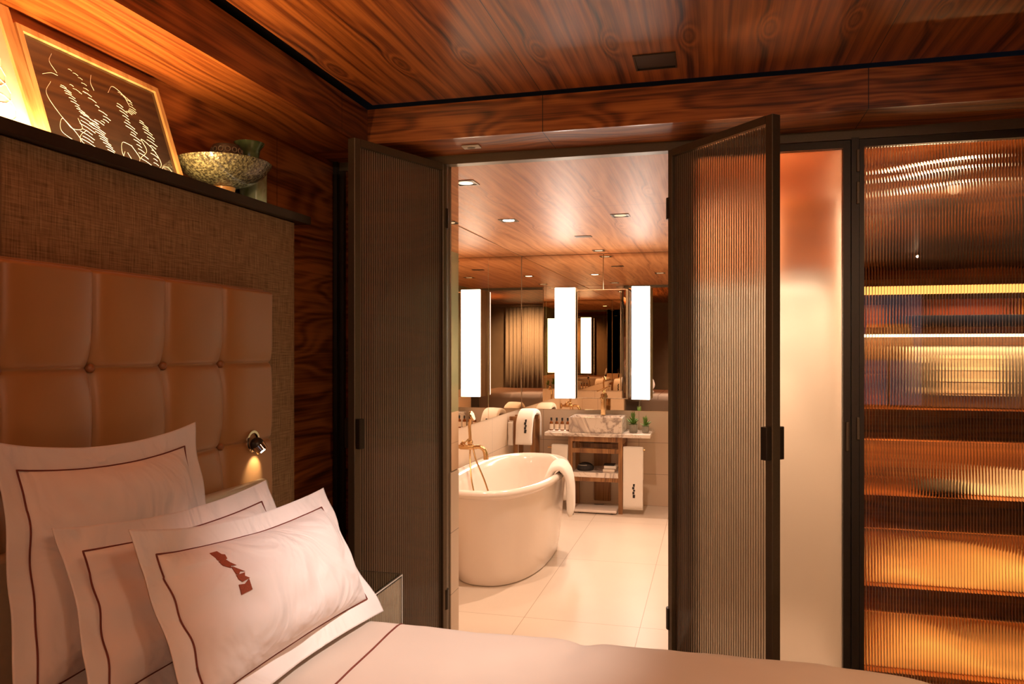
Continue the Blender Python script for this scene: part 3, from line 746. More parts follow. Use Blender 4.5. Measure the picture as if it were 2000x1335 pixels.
# pillows
def pillow(label, TL, TR, BL, BR, T, seed, inset=.055, sag=.03, mark=None, curve=.0, cl=None):
    TL, TR, BL, BR = map(Vector, (TL, TR, BL, BR))
    W = ((TR - TL).length + (BR - BL).length) / 2; H = ((BL - TL).length + (BR - TR).length) / 2
    N = (TR - TL).cross(TL - BL); N.normalize()
    if N.x < 0: N = -N
    mu, mv = inset / W, inset / H
    n = 84
    def bulge(u, v):
        a = (u - mu) / (1 - 2 * mu); b = (v - mv) / (1 - 2 * mv)
        if a <= 0 or a >= 1 or b <= 0 or b >= 1: return 0.0
        su = 1 - abs(2 * a - 1) ** 2.4; sv = 1 - abs(2 * b - 1) ** 2.2
        return T * (max(su, 0) * max(sv, 0)) ** .55
    def P(u, v, side):
        # edges bow inwards between the corners, like a filled case
        bow = 1 - (2 * u - 1) ** 2; bowv = 1 - (2 * v - 1) ** 2
        uu = u + (0.5 - u) * .05 * bowv * 1.2; vv = v + (0.5 - v) * .085 * bow
        p = (TL * (1 - uu) + TR * uu) * vv + (BL * (1 - uu) + BR * uu) * (1 - vv)
        b = bulge(u, v)
        fl = 1 if b > 0 else 0
        e = min(u / mu, (1 - u) / mu, v / mv, (1 - v) / mv, 3) / 3
        wv = .013 * (1 - e) * noise.noise(Vector((u * 5 + seed, v * 5, seed)))
        nn = .016 * noise.noise(Vector((u * 3.1 + seed, v * 2.7, seed * 2))) + .0065 * noise.noise(Vector((u * 11 - seed, v * 6 + u * 4, 3)))
        crease = .009 * math.sin(26 * (v + .25 * u) + seed) * max(0, 1 - u / .32) * (v < .75) * e
        th = (b + .0015) * side + (nn * e * 1.3 + wv + crease * (side > 0))
        p = p + N * th
        p.z -= sag * bow * v * .4
        return p
    def knots(m_):
        nf = 10; inner = n - 2 * nf
        a = [m_ * i / nf for i in range(nf)]
        mid = [m_ + (1 - 2 * m_) * (.5 - .5 * math.cos(PI * i / inner)) for i in range(inner + 1)]
        return a + mid + [1 - m_ + m_ * (i + 1) / nf for i in range(nf)]
    KU, KV = knots(mu), knots(mv)
    bm = bmesh.new()
    F = [[bm.verts.new(P(KU[i], KV[j], 1)) for j in range(n + 1)] for i in range(n + 1)]
    K = [[bm.verts.new(P(KU[i], KV[j], -.4)) for j in range(n + 1)] for i in range(n + 1)]
    for i in range(n):
        for j in range(n):
            bm.faces.new((F[i][j], F[i + 1][j], F[i + 1][j + 1], F[i][j + 1]))
            bm.faces.new((K[i][j], K[i][j + 1], K[i + 1][j + 1], K[i + 1][j]))
        bm.faces.new((F[i][0], K[i][0], K[i + 1][0], F[i + 1][0])); bm.faces.new((F[i][n], F[i + 1][n], K[i + 1][n], K[i][n]))
        bm.faces.new((F[0][i], F[0][i + 1], K[0][i + 1], K[0][i])); bm.faces.new((F[n][i], K[n][i], K[n][i + 1], F[n][i + 1]))
    zmin = min(v.co.z for v in bm.verts)
    t = thing('pillow', label, 'pillow', ((BL + BR) / 2), 'white pillows with brown piping leaning on the headboard')
    obj('case', bm, 'cotton', t, smooth='full')
    m = 90; pts = []
    a0, a1, b0, b1 = mu * .98, 1 - mu * .98, mv * .98, 1 - mv * .98
    for k in range(m): pts.append(P(a0, b0 + (b1 - b0) * k / m, 1))
    for k in range(m): pts.append(P(a0 + (a1 - a0) * k / m, b1, 1))
    for k in range(m): pts.append(P(a1, b1 - (b1 - b0) * k / m, 1))
    for k in range(m + 1): pts.append(P(a1 - (a1 - a0) * k / m, b0, 1))
    pts = [p + N * .0022 for p in pts]
    obj('piping', tube(bmesh.new(), pts, .0019, 6), 'piping', t, smooth=True)
    if mark:
        u0, v0, L = mark
        bm = bmesh.new()
        # stacked cut-out capitals reading down the case
        shapes = [
            [(-.5, 0), (.5, 0), (.5, .42), (.82, .55), (.62, 1.0), (-.2, 1.05), (-.5, .9)],
            [(-.55, 0), (.35, 0), (.45, .45), (.75, 1.0), (.1, .85), (-.15, 1.1), (-.62, .55)],
            [(0, 0), (.15, 0), (.78, 1.0), (.30, .78), (-.18, 1.05), (-.45, .98)],
            [(-.5, .05), (.62, .1), (.25, .5), (.72, .95), (-.25, 1.05), (-.55, .6)],
            [(-.7, .15), (-.1, .3), (.55, 0), (.68, 1.05), (-.62, 1.1)]]
        hs = [.23, .20, .19, .17, .21]
        v = v0
        for s, hh in zip(shapes, hs):
            vs = []
            for (a, b) in s:
                vs.append(bm.verts.new(P(u0 + a * L * .17 / W, v - b * hh * L / H, 1) + N * .0012))
            f = bm.faces.new(vs)
            v -= hh * L / H
        r = bmesh.ops.extrude_face_region(bm, geom=bm.faces[:])
        bmesh.ops.translate(bm, verts=[q for q in r['geom'] if isinstance(q, bmesh.types.BMVert)], vec=N * .0014)
        obj('embroidered_monogram', bm, 'stitch', t)['label'] = 'russet embroidered monogram'
    return t
pillow('large square pillow at the back, upright against the headboard', (-1.385, 1.225, 1.265), (-1.385, 1.850, 1.245), (-1.27, 1.17, .705), (-1.27, 1.86, .705), .070, 1.7)
pillow('middle pillow between the large square one and the monogrammed one', (-1.27, 1.262, 1.092), (-1.27, 2.025, 1.062), (-1.13, 1.20, .705), (-1.10, 2.02, .705), .075, 5.2)
pillow('front pillow with the russet monogram, nearest the camera', (-1.13, 1.296, 1.085), (-1.13, 2.110, 1.03), (-.93, 1.235, .705), (-.90, 2.030, .705), .105, 9.4, mark=(.205, .80, .115))

# clear bedside table
t_ = thing('glass_side_table', 'clear glass box side table between bed and left glass door', 'table', (-1.28, 2.33, 0))
TX0, TX1, TY0, TY1 = -1.405, -1.062, 2.12, 2.555
obj('top', bx(TX0, TX1, TY0, TY1, .64, .652, bev=.001, seg=1), 'clear', t_)
obj('side', bx(TX1 - .012, TX1, TY0, TY1, .0, .6395, bev=.001, seg=1), 'clear', t_)
obj('side', bx(TX0, TX0 + .012, TY0, TY1, .0, .6395, bev=.001, seg=1), 'clear', t_)
bm = bmesh.new()
tube(bm, [(TX1, TY0, .646), (TX1, TY1, .646), (TX1, TY1, .0)], .0022, 6)
obj('polished_edge', bm, 'white_plastic', t_)

# ------------------------------------------------------------ objects on the shelf
def framed(name, label, y0, y1, bw, board, artfn, fm='oak', zt=2.27, xt=-1.728, xb=-1.617, zb=1.935, dep=.02):
    """frame leaning on the wall: local x right (=+Y), local z up along the lean"""
    t = bpy.data.objects.new(name, None); COL.objects.link(t)
    H = math.hypot(xt - xb, zt - zb); W = y1 - y0
    t.location = (xb, y0, zb)
    ez = Vector((xt - xb, 0, zt - zb)).normalized(); ex = Vector((0, 1, 0)); ey = ez.cross(ex)
    mt = Matrix((ex, ey, ez)).transposed()
    t.rotation_euler = mt.to_euler()
    tag(t, label, 'framed artwork')
    # ey should face the room (+X)
    s = 1 if (mt @ Vector((0, 1, 0))).x > 0 else -1
    def Y(a, b): return (a, b) if s > 0 else (-b, -a)
    bm = bmesh.new()
    a, b = Y(-.0, dep)
    box(bm, 0, bw, a, b, 0, H); box(bm, W - bw, W, a, b, 0, H); box(bm, bw, W - bw, a, b, 0, bw); box(bm, bw, W - bw, a, b, H - bw, H)
    obj('frame', bm, fm, t, local=True)
    a, b = Y(.002, dep - .008)
    obj('board', bx(bw, W - bw, a, b, bw, H - bw), board, t, local=True)
    bm = bmesh.new()
    yy = s * (dep - .0075)
    artfn(bm, W, H, yy)
    o = obj('drawing', bm, 'white_line', t, local=True)
    return t
def calligraphy(bm, W, H, y):
    R = random.Random(3)
    def st(p, r=.0005): tube(bm, [(q[0] * W, y, q[1] * H) for q in p], r, 4)
    def hatch(path, wd, n, ang, r=.0007):
        path = bez([(a, b, 0) for a, b in path], n)
        for k, p in enumerate(path):
            l = wd * .8 * (.5 + .9 * R.random())
            dx, dy = math.cos(ang) * l, math.sin(ang) * l
            q = [(p.x - dx / W * .5, p.y - dy / H * .5), (p.x, p.y + .006), (p.x + dx / W * .5, p.y + dy / H * .5)]
            st(q, r)
    # left figure of hatched strokes: head, shoulders, waist, flaring skirt
    hatch([(.30, .80), (.36, .76), (.38, .68), (.33, .62), (.28, .66)], .022, 10, -.15, .0005)
    hatch([(.22, .62), (.25, .56), (.28, .48), (.33, .42)], .032, 9, -.2)
    hatch([(.38, .64), (.43, .56), (.48, .48), (.44, .43), (.38, .40)], .032, 11, -.25)
    hatch([(.33, .42), (.31, .32), (.29, .22), (.30, .12)], .048, 11, -.3)
    hatch([(.37, .40), (.40, .30), (.44, .20), (.50, .08)], .050, 13, -.3)
    # right figure
    hatch([(.66, .78), (.71, .74), (.72, .66), (.68, .62)], .026, 9, -.2, .0005)
    hatch([(.62, .66), (.64, .56), (.66, .46), (.68, .36), (.70, .24), (.73, .08)], .040, 19, -.3)
    hatch([(.77, .58), (.80, .50), (.81, .40), (.80, .28), (.79, .16), (.78, .06)], .038, 17, -.3)
    def swirl(pts, r=.0006): st([(p.x, p.y) for p in bez([(a, b, 0) for a, b in pts], 60)], r)
    swirl([(.14, .62), (.09, .50), (.14, .36), (.22, .24), (.26, .12), (.24, .03)])
    swirl([(.26, .38), (.27, .30), (.20, .27), (.15, .33), (.12, .22), (.20, .16), (.30, .10), (.38, .02)])
    swirl([(.30, .30), (.24, .22), (.24, .10), (.32, .04)])
    swirl([(.10, .66), (.16, .70), (.20, .70)])
    swirl([(.55, .22), (.52, .14), (.55, .06), (.60, .00)])
    swirl([(.57, .22), (.60, .14)])
    swirl([(.62, .30), (.55, .30), (.53, .18), (.60, .12), (.66, .20), (.62, .30)])
    swirl([(.66, .20), (.74, .30), (.72, .40), (.80, .34), (.84, .22), (.78, .14), (.70, .10)])
    swirl([(.84, .06), (.84, .18), (.90, .20), (.93, .12), (.90, .06)])
    swirl([(.20, .88), (.17, .80), (.20, .72)], .0006)
    swirl([(.45, .84), (.43, .76), (.44, .70)], .0006)
    swirl([(.55, .74), (.60, .82), (.67, .78), (.70, .70)], .0006)
framed('framed_artwork', 'oak-framed black board with white swirling hatched drawing on the shelf', 1.583, 2.104, .017, 'art_black', calligraphy)
def loops(bm, W, H, y):
    for k in range(5):
        pts = [((.8 + .08 * math.cos(a / 6 * PI)) * W, y, (.2 + .12 * k + .1 * math.sin(a / 6 * PI)) * H) for a in range(13)]
        tube(bm, pts, .0015, 4)
framed('framed_artwork', 'pale print in a thick golden oak frame, cut off at the left edge', .98, 1.556, .036, 'art_pale', loops, zt=2.29, xb=-1.595, dep=.028)

SHZ = 1.9325
t_ = thing('speckled_bowl', 'wide speckled dark green bowl on a small orange foot', 'bowl', (-1.578, 2.262, SHZ))
prof = [(r_, .02 + z_ * .72) for r_, z_ in [(0, .05), (.034, .045), (.05, .05), (.09, .068), (.125, .100), (.150, .150), (.1535, .158), (.150, .160), (.145, .152), (.118, .110), (.085, .080), (.04, .060), (0, .058)]]
obj('shell', lathe(bmesh.new(), prof, (-1.578, 2.262, SHZ), 64), 'speckle', t_, smooth=True)
obj('foot', lathe(bmesh.new(), [(0, 0), (.033, 0), (.036, .01), (.032, .03), (.036, .052), (0, .052)], (-1.578, 2.262, SHZ), 40), 'orange_clay', t_, smooth=True)['label'] = 'orange glazed foot'
tag(obj('square_vase', (lambda b: (box(b, -1.628, -1.555, 2.417, 2.487, SHZ, 2.117, bev=.008, seg=3), b)[1])(bmesh.new()), 'celadon', smooth=True), 'pale green square vase at the right end of the shelf', 'vase')
t_ = thing('green_vase', 'dark green vase with a flared rim behind the square vase', 'vase', (-1.68, 2.56, SHZ))
obj('body', lathe(bmesh.new(), [(0, 0), (.03, 0), (.038, .03), (.042, .1), (.036, .19), (.034, .22), (.040, .258), (.054, .278), (.056, .284), (.050, .284), (.032, .245), (.03, .2), (0, .19)], (-1.680, 2.562, SHZ), 40), 'green_glaze', t_, smooth=True)
# carved cylinder pot
t_ = thing('carved_pot', 'small dark pot with rows of stamped rings, behind the speckled bowl', 'pot', (-1.685, 2.42, SHZ))
pc = (-1.690, 2.438, SHZ)
obj('body', lathe(bmesh.new(), [(0, 0), (.05, 0), (.052, .02), (.052, .235), (.048, .243), (.044, .24), (.044, .1), (0, .1)], pc, 40), 'pot_glaze', t_, smooth=True)
bm = bmesh.new()
for row, zz in enumerate((.222, .196, .17)):
    for k in range(14):
        a = 2 * PI * (k + .5 * row) / 14
        c = Vector((pc[0] + .053 * math.cos(a), pc[1] + .053 * math.sin(a), SHZ + zz)); tx = Vector((-math.sin(a), math.cos(a), 0)); tz = Vector((0, 0, 1))
        tube(bm, [c + tx * .0085 * math.cos(q * PI / 6) + tz * .0085 * math.sin(q * PI / 6) for q in range(13)], .0022, 5, cap=False)
obj('stamped_rings', bm, 'ring_glaze', t_, smooth=True)

# ------------------------------------------------------------ ceiling fittings
def recessed(x, y, z, s, label, lit, group, face='bulb', trim='bronze', y_s=None):
    t = thing('recessed_light', label, 'ceiling light', (x, y, z), group)
    h = s / 2; b = .010
    bm = bmesh.new()
    for (a0, a1, b0, b1) in ((-h, h, -h, -h + b), (-h, h, h - b, h), (-h, -h + b, -h + b, h - b), (h - b, h, -h + b, h - b)):
        box(bm, x + a0, x + a1, y + b0, y + b1, z - .004, z - .0005)
    obj('trim', bm, trim, t)
    bm = bmesh.new(); lathe(bm, [(s * .33, -.003), (s * .33, -.0005), (0, -.0005), (0, -.003), (s * .33, -.003)], (x, y, z), 24)
    if lit is not None: obj('lens', bm, face, t, smooth=True)
    else: bm.free()
    obj('recess', bx(x - h + b, x + h - b, y - h + b, y + h - b, z - .0006, z - .0002), 'bronze_dark', t)
    return t
G_ = 'square recessed downlights in the bathroom ceiling'
recessed(-1.357, 5.16, ZB, .12, 'brightly lit square downlight, left one in the bathroom ceiling', 1, G_)
recessed(-.587, 5.15, ZB, .12, 'square bathroom downlight nearest the right glass door, seen from the side', 1, G_, 'bulb_off')
recessed(-.988, 6.96, ZB, .11, 'square downlight in the bathroom ceiling right above the basin', 1, G_, 'bulb_off')
recessed(-1.27, 3.93, ZB, .12, 'square downlight half hidden by the pier beside the doorway', 1, G_, 'bulb_off')
t_ = thing('curtain_pelmet', 'pelmet box above the grey curtain behind the camera', 'pelmet', (.5, -3.4, 2.38))
obj('box', bx(-.9, 1.9, -3.64, -3.36, 2.43, 2.485), 'taupe', t_)
t_ = thing('air_vent', 'dark slot vent between the bathroom downlights', 'vent', (-.98, 6.05, ZB))
bm = bx(-1.045, -.915, 6.01, 6.09, ZB - .004, ZB - .0003)
obj('frame', bm, 'bronze_dark', t_)
t_ = thing('recessed_light', 'unlit black square recess in the bedroom ceiling', 'ceiling light', (-.198, 2.84, ZC))
bm = bmesh.new(); s = .075; b = .006
for (a0, a1, b0, b1) in ((-s, s, -s, -s + b), (-s, s, s - b, s), (-s, -s + b, -s + b, s - b), (s - b, s, -s + b, s - b)):
    box(bm, -.198 + a0, -.198 + a1, 2.84 + b0, 2.84 + b1, ZC - .005, ZC - .0003)
obj('trim', bm, 'bronze_dark', t_)
bm = bmesh.new()
r0, r1 = s - b, s * .6
v = [bm.verts.new((-.198 + sx * r0, 2.84 + sy * r0, ZC - .0006)) for sx, sy in ((-1, -1), (1, -1), (1, 1), (-1, 1))]
bm.faces.new(v)
obj('reflector', bm, 'black_plastic', t_)
t_ = thing('ceiling_sensor', 'small pale sensor plate under the beam beside the left glass door', 'sensor', (-1.02, 3.24, ZS))
obj('plate', bx(-1.06, -.98, 3.215, 3.262, ZS - .008, ZS - .0003, bev=.003), 'white_plastic', t_, smooth=True)
obj('lens', lathe(bmesh.new(), [(0, -.012), (.012, -.010), (.014, -.007), (.014, -.004), (0, -.004)], (-1.02, 3.238, ZS), 20, 1.4, 1), 'concrete', t_, smooth=True)

# ------------------------------------------------------------ bathtub
TC = (-1.358, 5.21)
TUB = thing('bathtub', 'freestanding white oval bathtub with a rolled rim', 'bathtub', (TC[0], TC[1], 0))
def sell(a, b, z, n=96, e=2.35):
    out = []
    for k in range(n):
        th = 2 * PI * k / n
        c, s = math.cos(th), math.sin(th)
        out.append((TC[0] + b * math.copysign(abs(c) ** (2 / e), c), TC[1] + a * math.copysign(abs(s) ** (2 / e), s), z))
    return out
def loft(bm, loops, cap0=True, cap1=True):
    R = [[bm.verts.new(p) for p in L] for L in loops]
    for A, B in zip(R, R[1:]):
        for k in range(len(A)): bm.faces.new((A[k], A[(k + 1) % len(A)], B[(k + 1) % len(A)], B[k]))
    if cap0: bm.faces.new(R[0][::-1])
    if cap1: bm.faces.new(R[-1])
# outer: narrows to the foot; then rolled rim; inner
L = []
for a, b, z in ((.70, .285, .0), (.715, .292, .012), (.735, .305, .08), (.765, .318, .2), (.80, .330, .35), (.828, .340, .48), (.842, .344, .545)): L.append(sell(a, b, z))
for q in range(0, 11):
    an = -PI / 2 - .3 + (PI + .5) * q / 10
    L.append(sell(.852 + .026 * math.cos(an), .350 + .026 * math.cos(an), .582 + .026 * math.sin(an)))
for a, b, z in ((.815, .312, .57), (.795, .295, .50), (.75, .27, .36), (.68, .24, .22), (.58, .19, .15), (.45, .13, .135)): L.append(sell(a, b, z))
bm = bmesh.new(); loft(bm, L)
obj('shell', bm, 'enamel', TUB, smooth='full')
obj('drain', lathe(bmesh.new(), [(0, .004), (.025, .004), (.028, 0), (0, 0)], (TC[0], TC[1], .136), 20), 'brass', TUB, smooth=True)
obj('overflow_slot', bx(-1.668, -1.664, 5.0, 5.09, .50, .508), 'bronze_dark', TUB)

# wall-mounted bath tap and hand shower
FA = thing('bath_tap', 'brass wall-mounted bath tap with hand shower and hose', 'tap', (-1.76, 5.2, .75))
W0 = XB + .006
bm = tube(bmesh.new(), [(W0, 5.2, .752), (-1.60, 5.2, .752)], .0145, 16); box(bm, -1.72, -1.62, 5.18, 5.22, .735, .77, bev=.006)
obj('mixer_body', bm, 'brass', FA, smooth=True)
obj('spout', tube(bmesh.new(), bez([(-1.62, 5.2, .752), (-1.575, 5.2, .754), (-1.545, 5.2, .735), (-1.535, 5.2, .700), (-1.533, 5.2, .672)], 20), [.013] * 12 + [.0165] * 20, 16), 'brass', FA, smooth=True) if False else None
sp = bez([(-1.62, 5.2, .752), (-1.575, 5.2, .754), (-1.545, 5.2, .735), (-1.533, 5.2, .700), (-1.531, 5.2, .668)], 20)
obj('spout', tube(bmesh.new(), sp, [.0135 + .005 * i / len(sp) for i in range(len(sp))], 16), 'brass', FA, smooth=True)
obj('wall_flange', tube(bmesh.new(), [(W0, 5.2, .752), (W0 + .012, 5.2, .752)], .032, 24), 'brass', FA, smooth=True)
for dy in (-.06, .06):
    bm = tube(bmesh.new(), [(-1.70, 5.2 + dy * .3, .765), (-1.70, 5.2 + dy * .6, .775)], .012, 12)
    tube(bm, [(-1.70, 5.2 + dy * .6, .775), (-1.68, 5.2 + dy * 1.1, .80)], .006, 8)
    obj('lever', bm, 'brass', FA, smooth=True)
obj('cradle', bx(-1.665, -1.630, 5.185, 5.215, .770, .80, bev=.006), 'brass', FA, smooth=True)
hs = bez([(-1.646, 5.2, .76), (-1.648, 5.2, .83), (-1.652, 5.2, .90), (-1.642, 5.19, .95)], 14)
HS = obj('hand_shower', tube(bmesh.new(), hs, .011, 12), 'brass', FA, smooth=True)
bm = bmesh.new(); lathe(bm, [(0, -.012), (.02, -.012), (.036, -.002), (.038, .006), (.034, .010), (0, .010)], n=28)
bmesh.ops.rotate(bm, verts=bm.verts[:], cent=(0, 0, 0), matrix=Matrix.Rotation(math.radians(68), 3, 'Y'))
bmesh.ops.translate(bm, verts=bm.verts[:], vec=(-1.632, 5.19, .972))
obj('shower_head', bm, 'brass', FA, smooth=True)
hose = bez([(-1.646, 5.2, .765), (-1.645, 5.19, .66), (-1.62, 5.16, .50), (-1.55, 5.10, .34), (-1.46, 5.05, .24), (-1.44, 5.1, .30), (-1.52, 5.16, .50), (-1.60, 5.19, .66), (-1.625, 5.2, .74)], 64)
obj('hose', tube(bmesh.new(), hose, .0062, 8), 'brass', FA, smooth=True)

# ------------------------------------------------------------ towels
def hanging(name_label, path, wdir, width, thick, mark=None, group='white towels with dark monograms', seed=0, name='towel'):
    """towel cross-section follows path (list of points); width along wdir"""
    P = bez(path, 40); wdir = Vector(wdir).normalized()
    bm = bmesh.new(); nw = 10
    rings = []
    for i, p in enumerate(P):
        d = (P[min(i + 1, len(P) - 1)] - P[max(0, i - 1)]).normalized()
        nrm = d.cross(wdir).normalized()
        ring = []
        m = 28
        ends = min(1, (min(i, len(P) - 1 - i) + .6) / 1.6) ** .5
        for k in range(m):
            a = 2 * PI * k / m
            c, s = math.cos(a), math.sin(a)
            ww = width / 2 * math.copysign(abs(c) ** .35, c)
            tt = thick / 2 * math.copysign(abs(s) ** .6, s) * ends
            wob = .004 * noise.noise(Vector((i * .15 + seed, c * 2, s)))
            ring.append(bm.verts.new(p + wdir * (ww + wob) + nrm * (tt + wob)))
        rings.append(ring)
    for A, B in zip(rings, rings[1:]):
        for k in range(len(A)): bm.faces.new((A[k], A[(k + 1) % len(A)], B[(k + 1) % len(A)], B[k]))
    bm.faces.new(rings[0][::-1]); bm.faces.new(rings[-1])
    c = P[len(P) // 2]
    t = thing(name, name_label, 'towel', (c.x, c.y, min(p.z for p in P)), group)
    obj('cloth', bm, 'towel', t, smooth='full')
    if mark:
        o, u, dn, ln, nn = [Vector(q) if isinstance(q, tuple) else q for q in mark]
        bm = bmesh.new()
        seq = [(-.3, .5, .2), (-.6, .3, .2), (-.25, .6, .14), (-.5, .35, .2), (-.4, .6, .26)]
        v = 0
        for a, b, h in seq:
            q = [o + u * (a * ln * .17) + dn * (v * ln), o + u * (b * ln * .17) + dn * (v * ln), o + u * (b * .8 * ln * .17) + dn * ((v + h) * ln * .98), o + u * (a * 1.1 * ln * .17) + dn * ((v + h * .9) * ln)]
            vs = [bm.verts.new(x) for x in q] + [bm.verts.new(x - nn * .004) for x in q]
            bm.faces.new(vs[:4]); bm.faces.new(vs[4:][::-1])
            for i in range(4): bm.faces.new((vs[i], vs[(i + 1) % 4], vs[4 + (i + 1) % 4], vs[4 + i]))
            v += h
        obj('embroidered_monogram', bm, 'ink', t)
    return t

# towel folded over the tub rim
hanging('white monogrammed towel folded over the right rim of the bathtub', [(-1.10, 5.22, .50), (-1.078, 5.22, .58), (-1.045, 5.22, .637), (-.995, 5.22, .648), (-.953, 5.22, .60), (-.936, 5.22, .52), (-.932, 5.22, .44), (-.930, 5.22, .33)], (-.12, 1, 0), .32, .05, mark=((-.906, 5.16, .48), (0, 1, 0), (0, 0, -1), .16, (1, 0, 0)), seed=2)

# ------------------------------------------------------------ towel stand in the corner
t_ = thing('towel_stand', 'brown metal towel stand in the corner between mirror and tub', 'stand', (-1.64, 6.78, 0))
obj('top_rail', bx(-1.755, -1.53, 6.70, 6.74, .80, .835, bev=.003), 'walnut', t_, smooth=True)
obj('top_rail', bx(-1.755, -1.53, 6.90, 6.94, .80, .835, bev=.003), 'walnut', t_, smooth=True)
for x in (-1.70, -1.545):
    for y in (6.705, 6.905):
        obj('post', bx(x - .018, x + .018, y, y + .03, 0, .7995), 'walnut', t_)
obj('lower_rail', bx(-1.755, -1.53, 6.735, 6.905, .40, .425), 'walnut', t_)
hanging('thick white towel draped over the corner towel stand', [(-1.60, 6.60, .60), (-1.60, 6.625, .72), (-1.60, 6.66, .82), (-1.60, 6.74, .872), (-1.60, 6.86, .873), (-1.60, 6.97, .82), (-1.60, 6.99, .62)], (1, 0, 0), .15, .05, mark=((-1.585, 6.62, .82), (1, 0, 0), (0, -.25, -1), .12, (0, -1, 0)), seed=5)
hanging('small white towel hanging behind the corner towel stand post', [(-1.742, 6.69, .58), (-1.742, 6.685, .70), (-1.742, 6.69, .785)], (1, 0, 0), .045, .02, seed=8)

# ------------------------------------------------------------ vanity
V = thing('vanity_stand', 'brown wooden vanity stand with a marble counter and lower shelf', 'vanity', (-.98, 6.95, 0))
for x in (-1.212, -.770):
    for y in (6.76, 7.13):
        obj('leg', bx(x - .018, x + .018, y, y + .036, 0, .6695), 'walnut', V)
for y in (6.76, 7.13):
    obj('rail', bx(-1.194, -.788, y, y + .03, .625, .6695), 'walnut', V)
    obj('rail', bx(-1.194, -.788, y, y + .03, .525, .565), 'walnut', V)
    obj('rail', bx(-1.194, -.788, y, y + .03, .275, .312), 'walnut', V)
for x in (-1.212, -.770):
    obj('side_rail', bx(x - .015, x + .015, 6.796, 7.13, .60, .6695), 'walnut', V)
    s = -1 if x < -1 else 1
    obj('towel_bar', tube(bmesh.new(), [(x + s * .018, 6.79, .562), (x + s * .21, 6.79, .562)], .008, 10), 'brass', V, smooth=True)
obj('shelf', bx(-1.193, -.789, 6.752, 7.16, .3125, .355, bev=.002), 'marble', V)['label'] = 'pale marble shelf slab'
obj('counter', bx(-1.442, -.512, 6.735, 7.19, .67, .70, bev=.003), 'marble', V, smooth=True)['label'] = 'veined white marble counter'
# drain cover column behind
obj('pipe_cover', bx(-1.062, -.908, 7.165, 7.195, .03, .655, bev=.008), 'walnut', V, smooth=True)['label'] = 'dark brown column hiding the pipes'
# basin
B_ = thing('basin', 'rectangular basin carved from grey-veined white marble', 'basin', (-.99, 6.95, .70))
bx0, bx1, by0, by1, bz0, bz1 = -1.226, -.758, 6.765, 7.14, .7005, .838
bm = bmesh.new()
def rect(x0, x1, y0, y1, z): return [(x0, y0, z), (x1, y0, z), (x1, y1, z), (x0, y1, z)]
loft(bm, [rect(bx0, bx1, by0, by1, bz0), rect(bx0, bx1, by0, by1, bz1), rect(bx0 + .022, bx1 - .022, by0 + .022, by1 - .16, bz1), rect(bx0 + .05, bx1 - .05, by0 + .05, by1 - .18, bz1 - .10)])
bmesh.ops.bevel(bm, geom=[e for e in bm.edges], offset=.003, segments=2, affect='EDGES')
obj('bowl', bm, 'marble', B_, smooth=True)
obj('drain', lathe(bmesh.new(), [(0, .004), (.02, .004), (.022, 0), (0, 0)], (-.99, 6.92, bz1 - .0995), 20), 'brass', B_, smooth=True)
# basin tap
t_ = thing('basin_tap', 'tall square brass basin tap with a flat lever', 'tap', (-.955, 7.015, bz1))
obj('body', bx(-.975, -.933, 6.995, 7.035, bz1, 1.035, bev=.003), 'brass', t_, smooth=True)
obj('spout', bx(-.970, -.938, 6.90, 6.996, .985, 1.008, bev=.003), 'brass', t_, smooth=True)
bm = bx(-.06, .06, -.016, .016, -.007, .007, bev=.003)
bmesh.ops.rotate(bm, verts=bm.verts[:], cent=(0, 0, 0), matrix=Matrix.Rotation(math.radians(-24), 3, 'Y'))
bmesh.ops.translate(bm, verts=bm.verts[:], vec=(-.955, 7.01, 1.075))
obj('lever', bm, 'brass', t_, smooth=True)
obj('lever_stem', tube(bmesh.new(), [(-.955, 7.015, 1.036), (-.955, 7.013, 1.066)], .010, 12), 'brass', t_, smooth=True)

# towels hanging at the vanity
hanging('white towel with a brown monogram hanging right of the vanity stand', [(-.662, 6.812, .30), (-.662, 6.812, .5), (-.662, 6.806, .565), (-.662, 6.79, .583), (-.662, 6.773, .565), (-.662, 6.768, .45), (-.662, 6.767, .25), (-.662, 6.767, .045)], (1, 0, 0), .172, .018, mark=((-.655, 6.757, .27), (1, 0, 0), (0, 0, -1), .125, (0, -1, 0)), seed=11)
hanging('white towel left of the vanity stand, half hidden by the bathtub', [(-1.310, 6.812, .35), (-1.310, 6.812, .5), (-1.310, 6.806, .565), (-1.310, 6.79, .583), (-1.310, 6.773, .565), (-1.310, 6.768, .45), (-1.310, 6.767, .10)], (1, 0, 0), .150, .018, seed=14)

# bathroom scale
t_ = thing('bathroom_scale', 'flat pale bathroom scale on the floor under the vanity', 'scale', (-.98, 6.86, 0))
bm = bx(-1.175, -.800, 6.715, 7.02, .010, .034, bev=.008, seg=3)
obj('platform', bm, 'enamel', t_, smooth=True)
obj('display', bx(-1.03, -.945, 6.965, 6.99, .0342, .0355), 'black_plastic', t_)
for x in (-1.13, -.84):
    for y in (6.75, 6.98): obj('foot', tube(bmesh.new(), [(x, y, 0), (x, y, .0105)], .015, 12), 'black_plastic', t_, smooth=True)

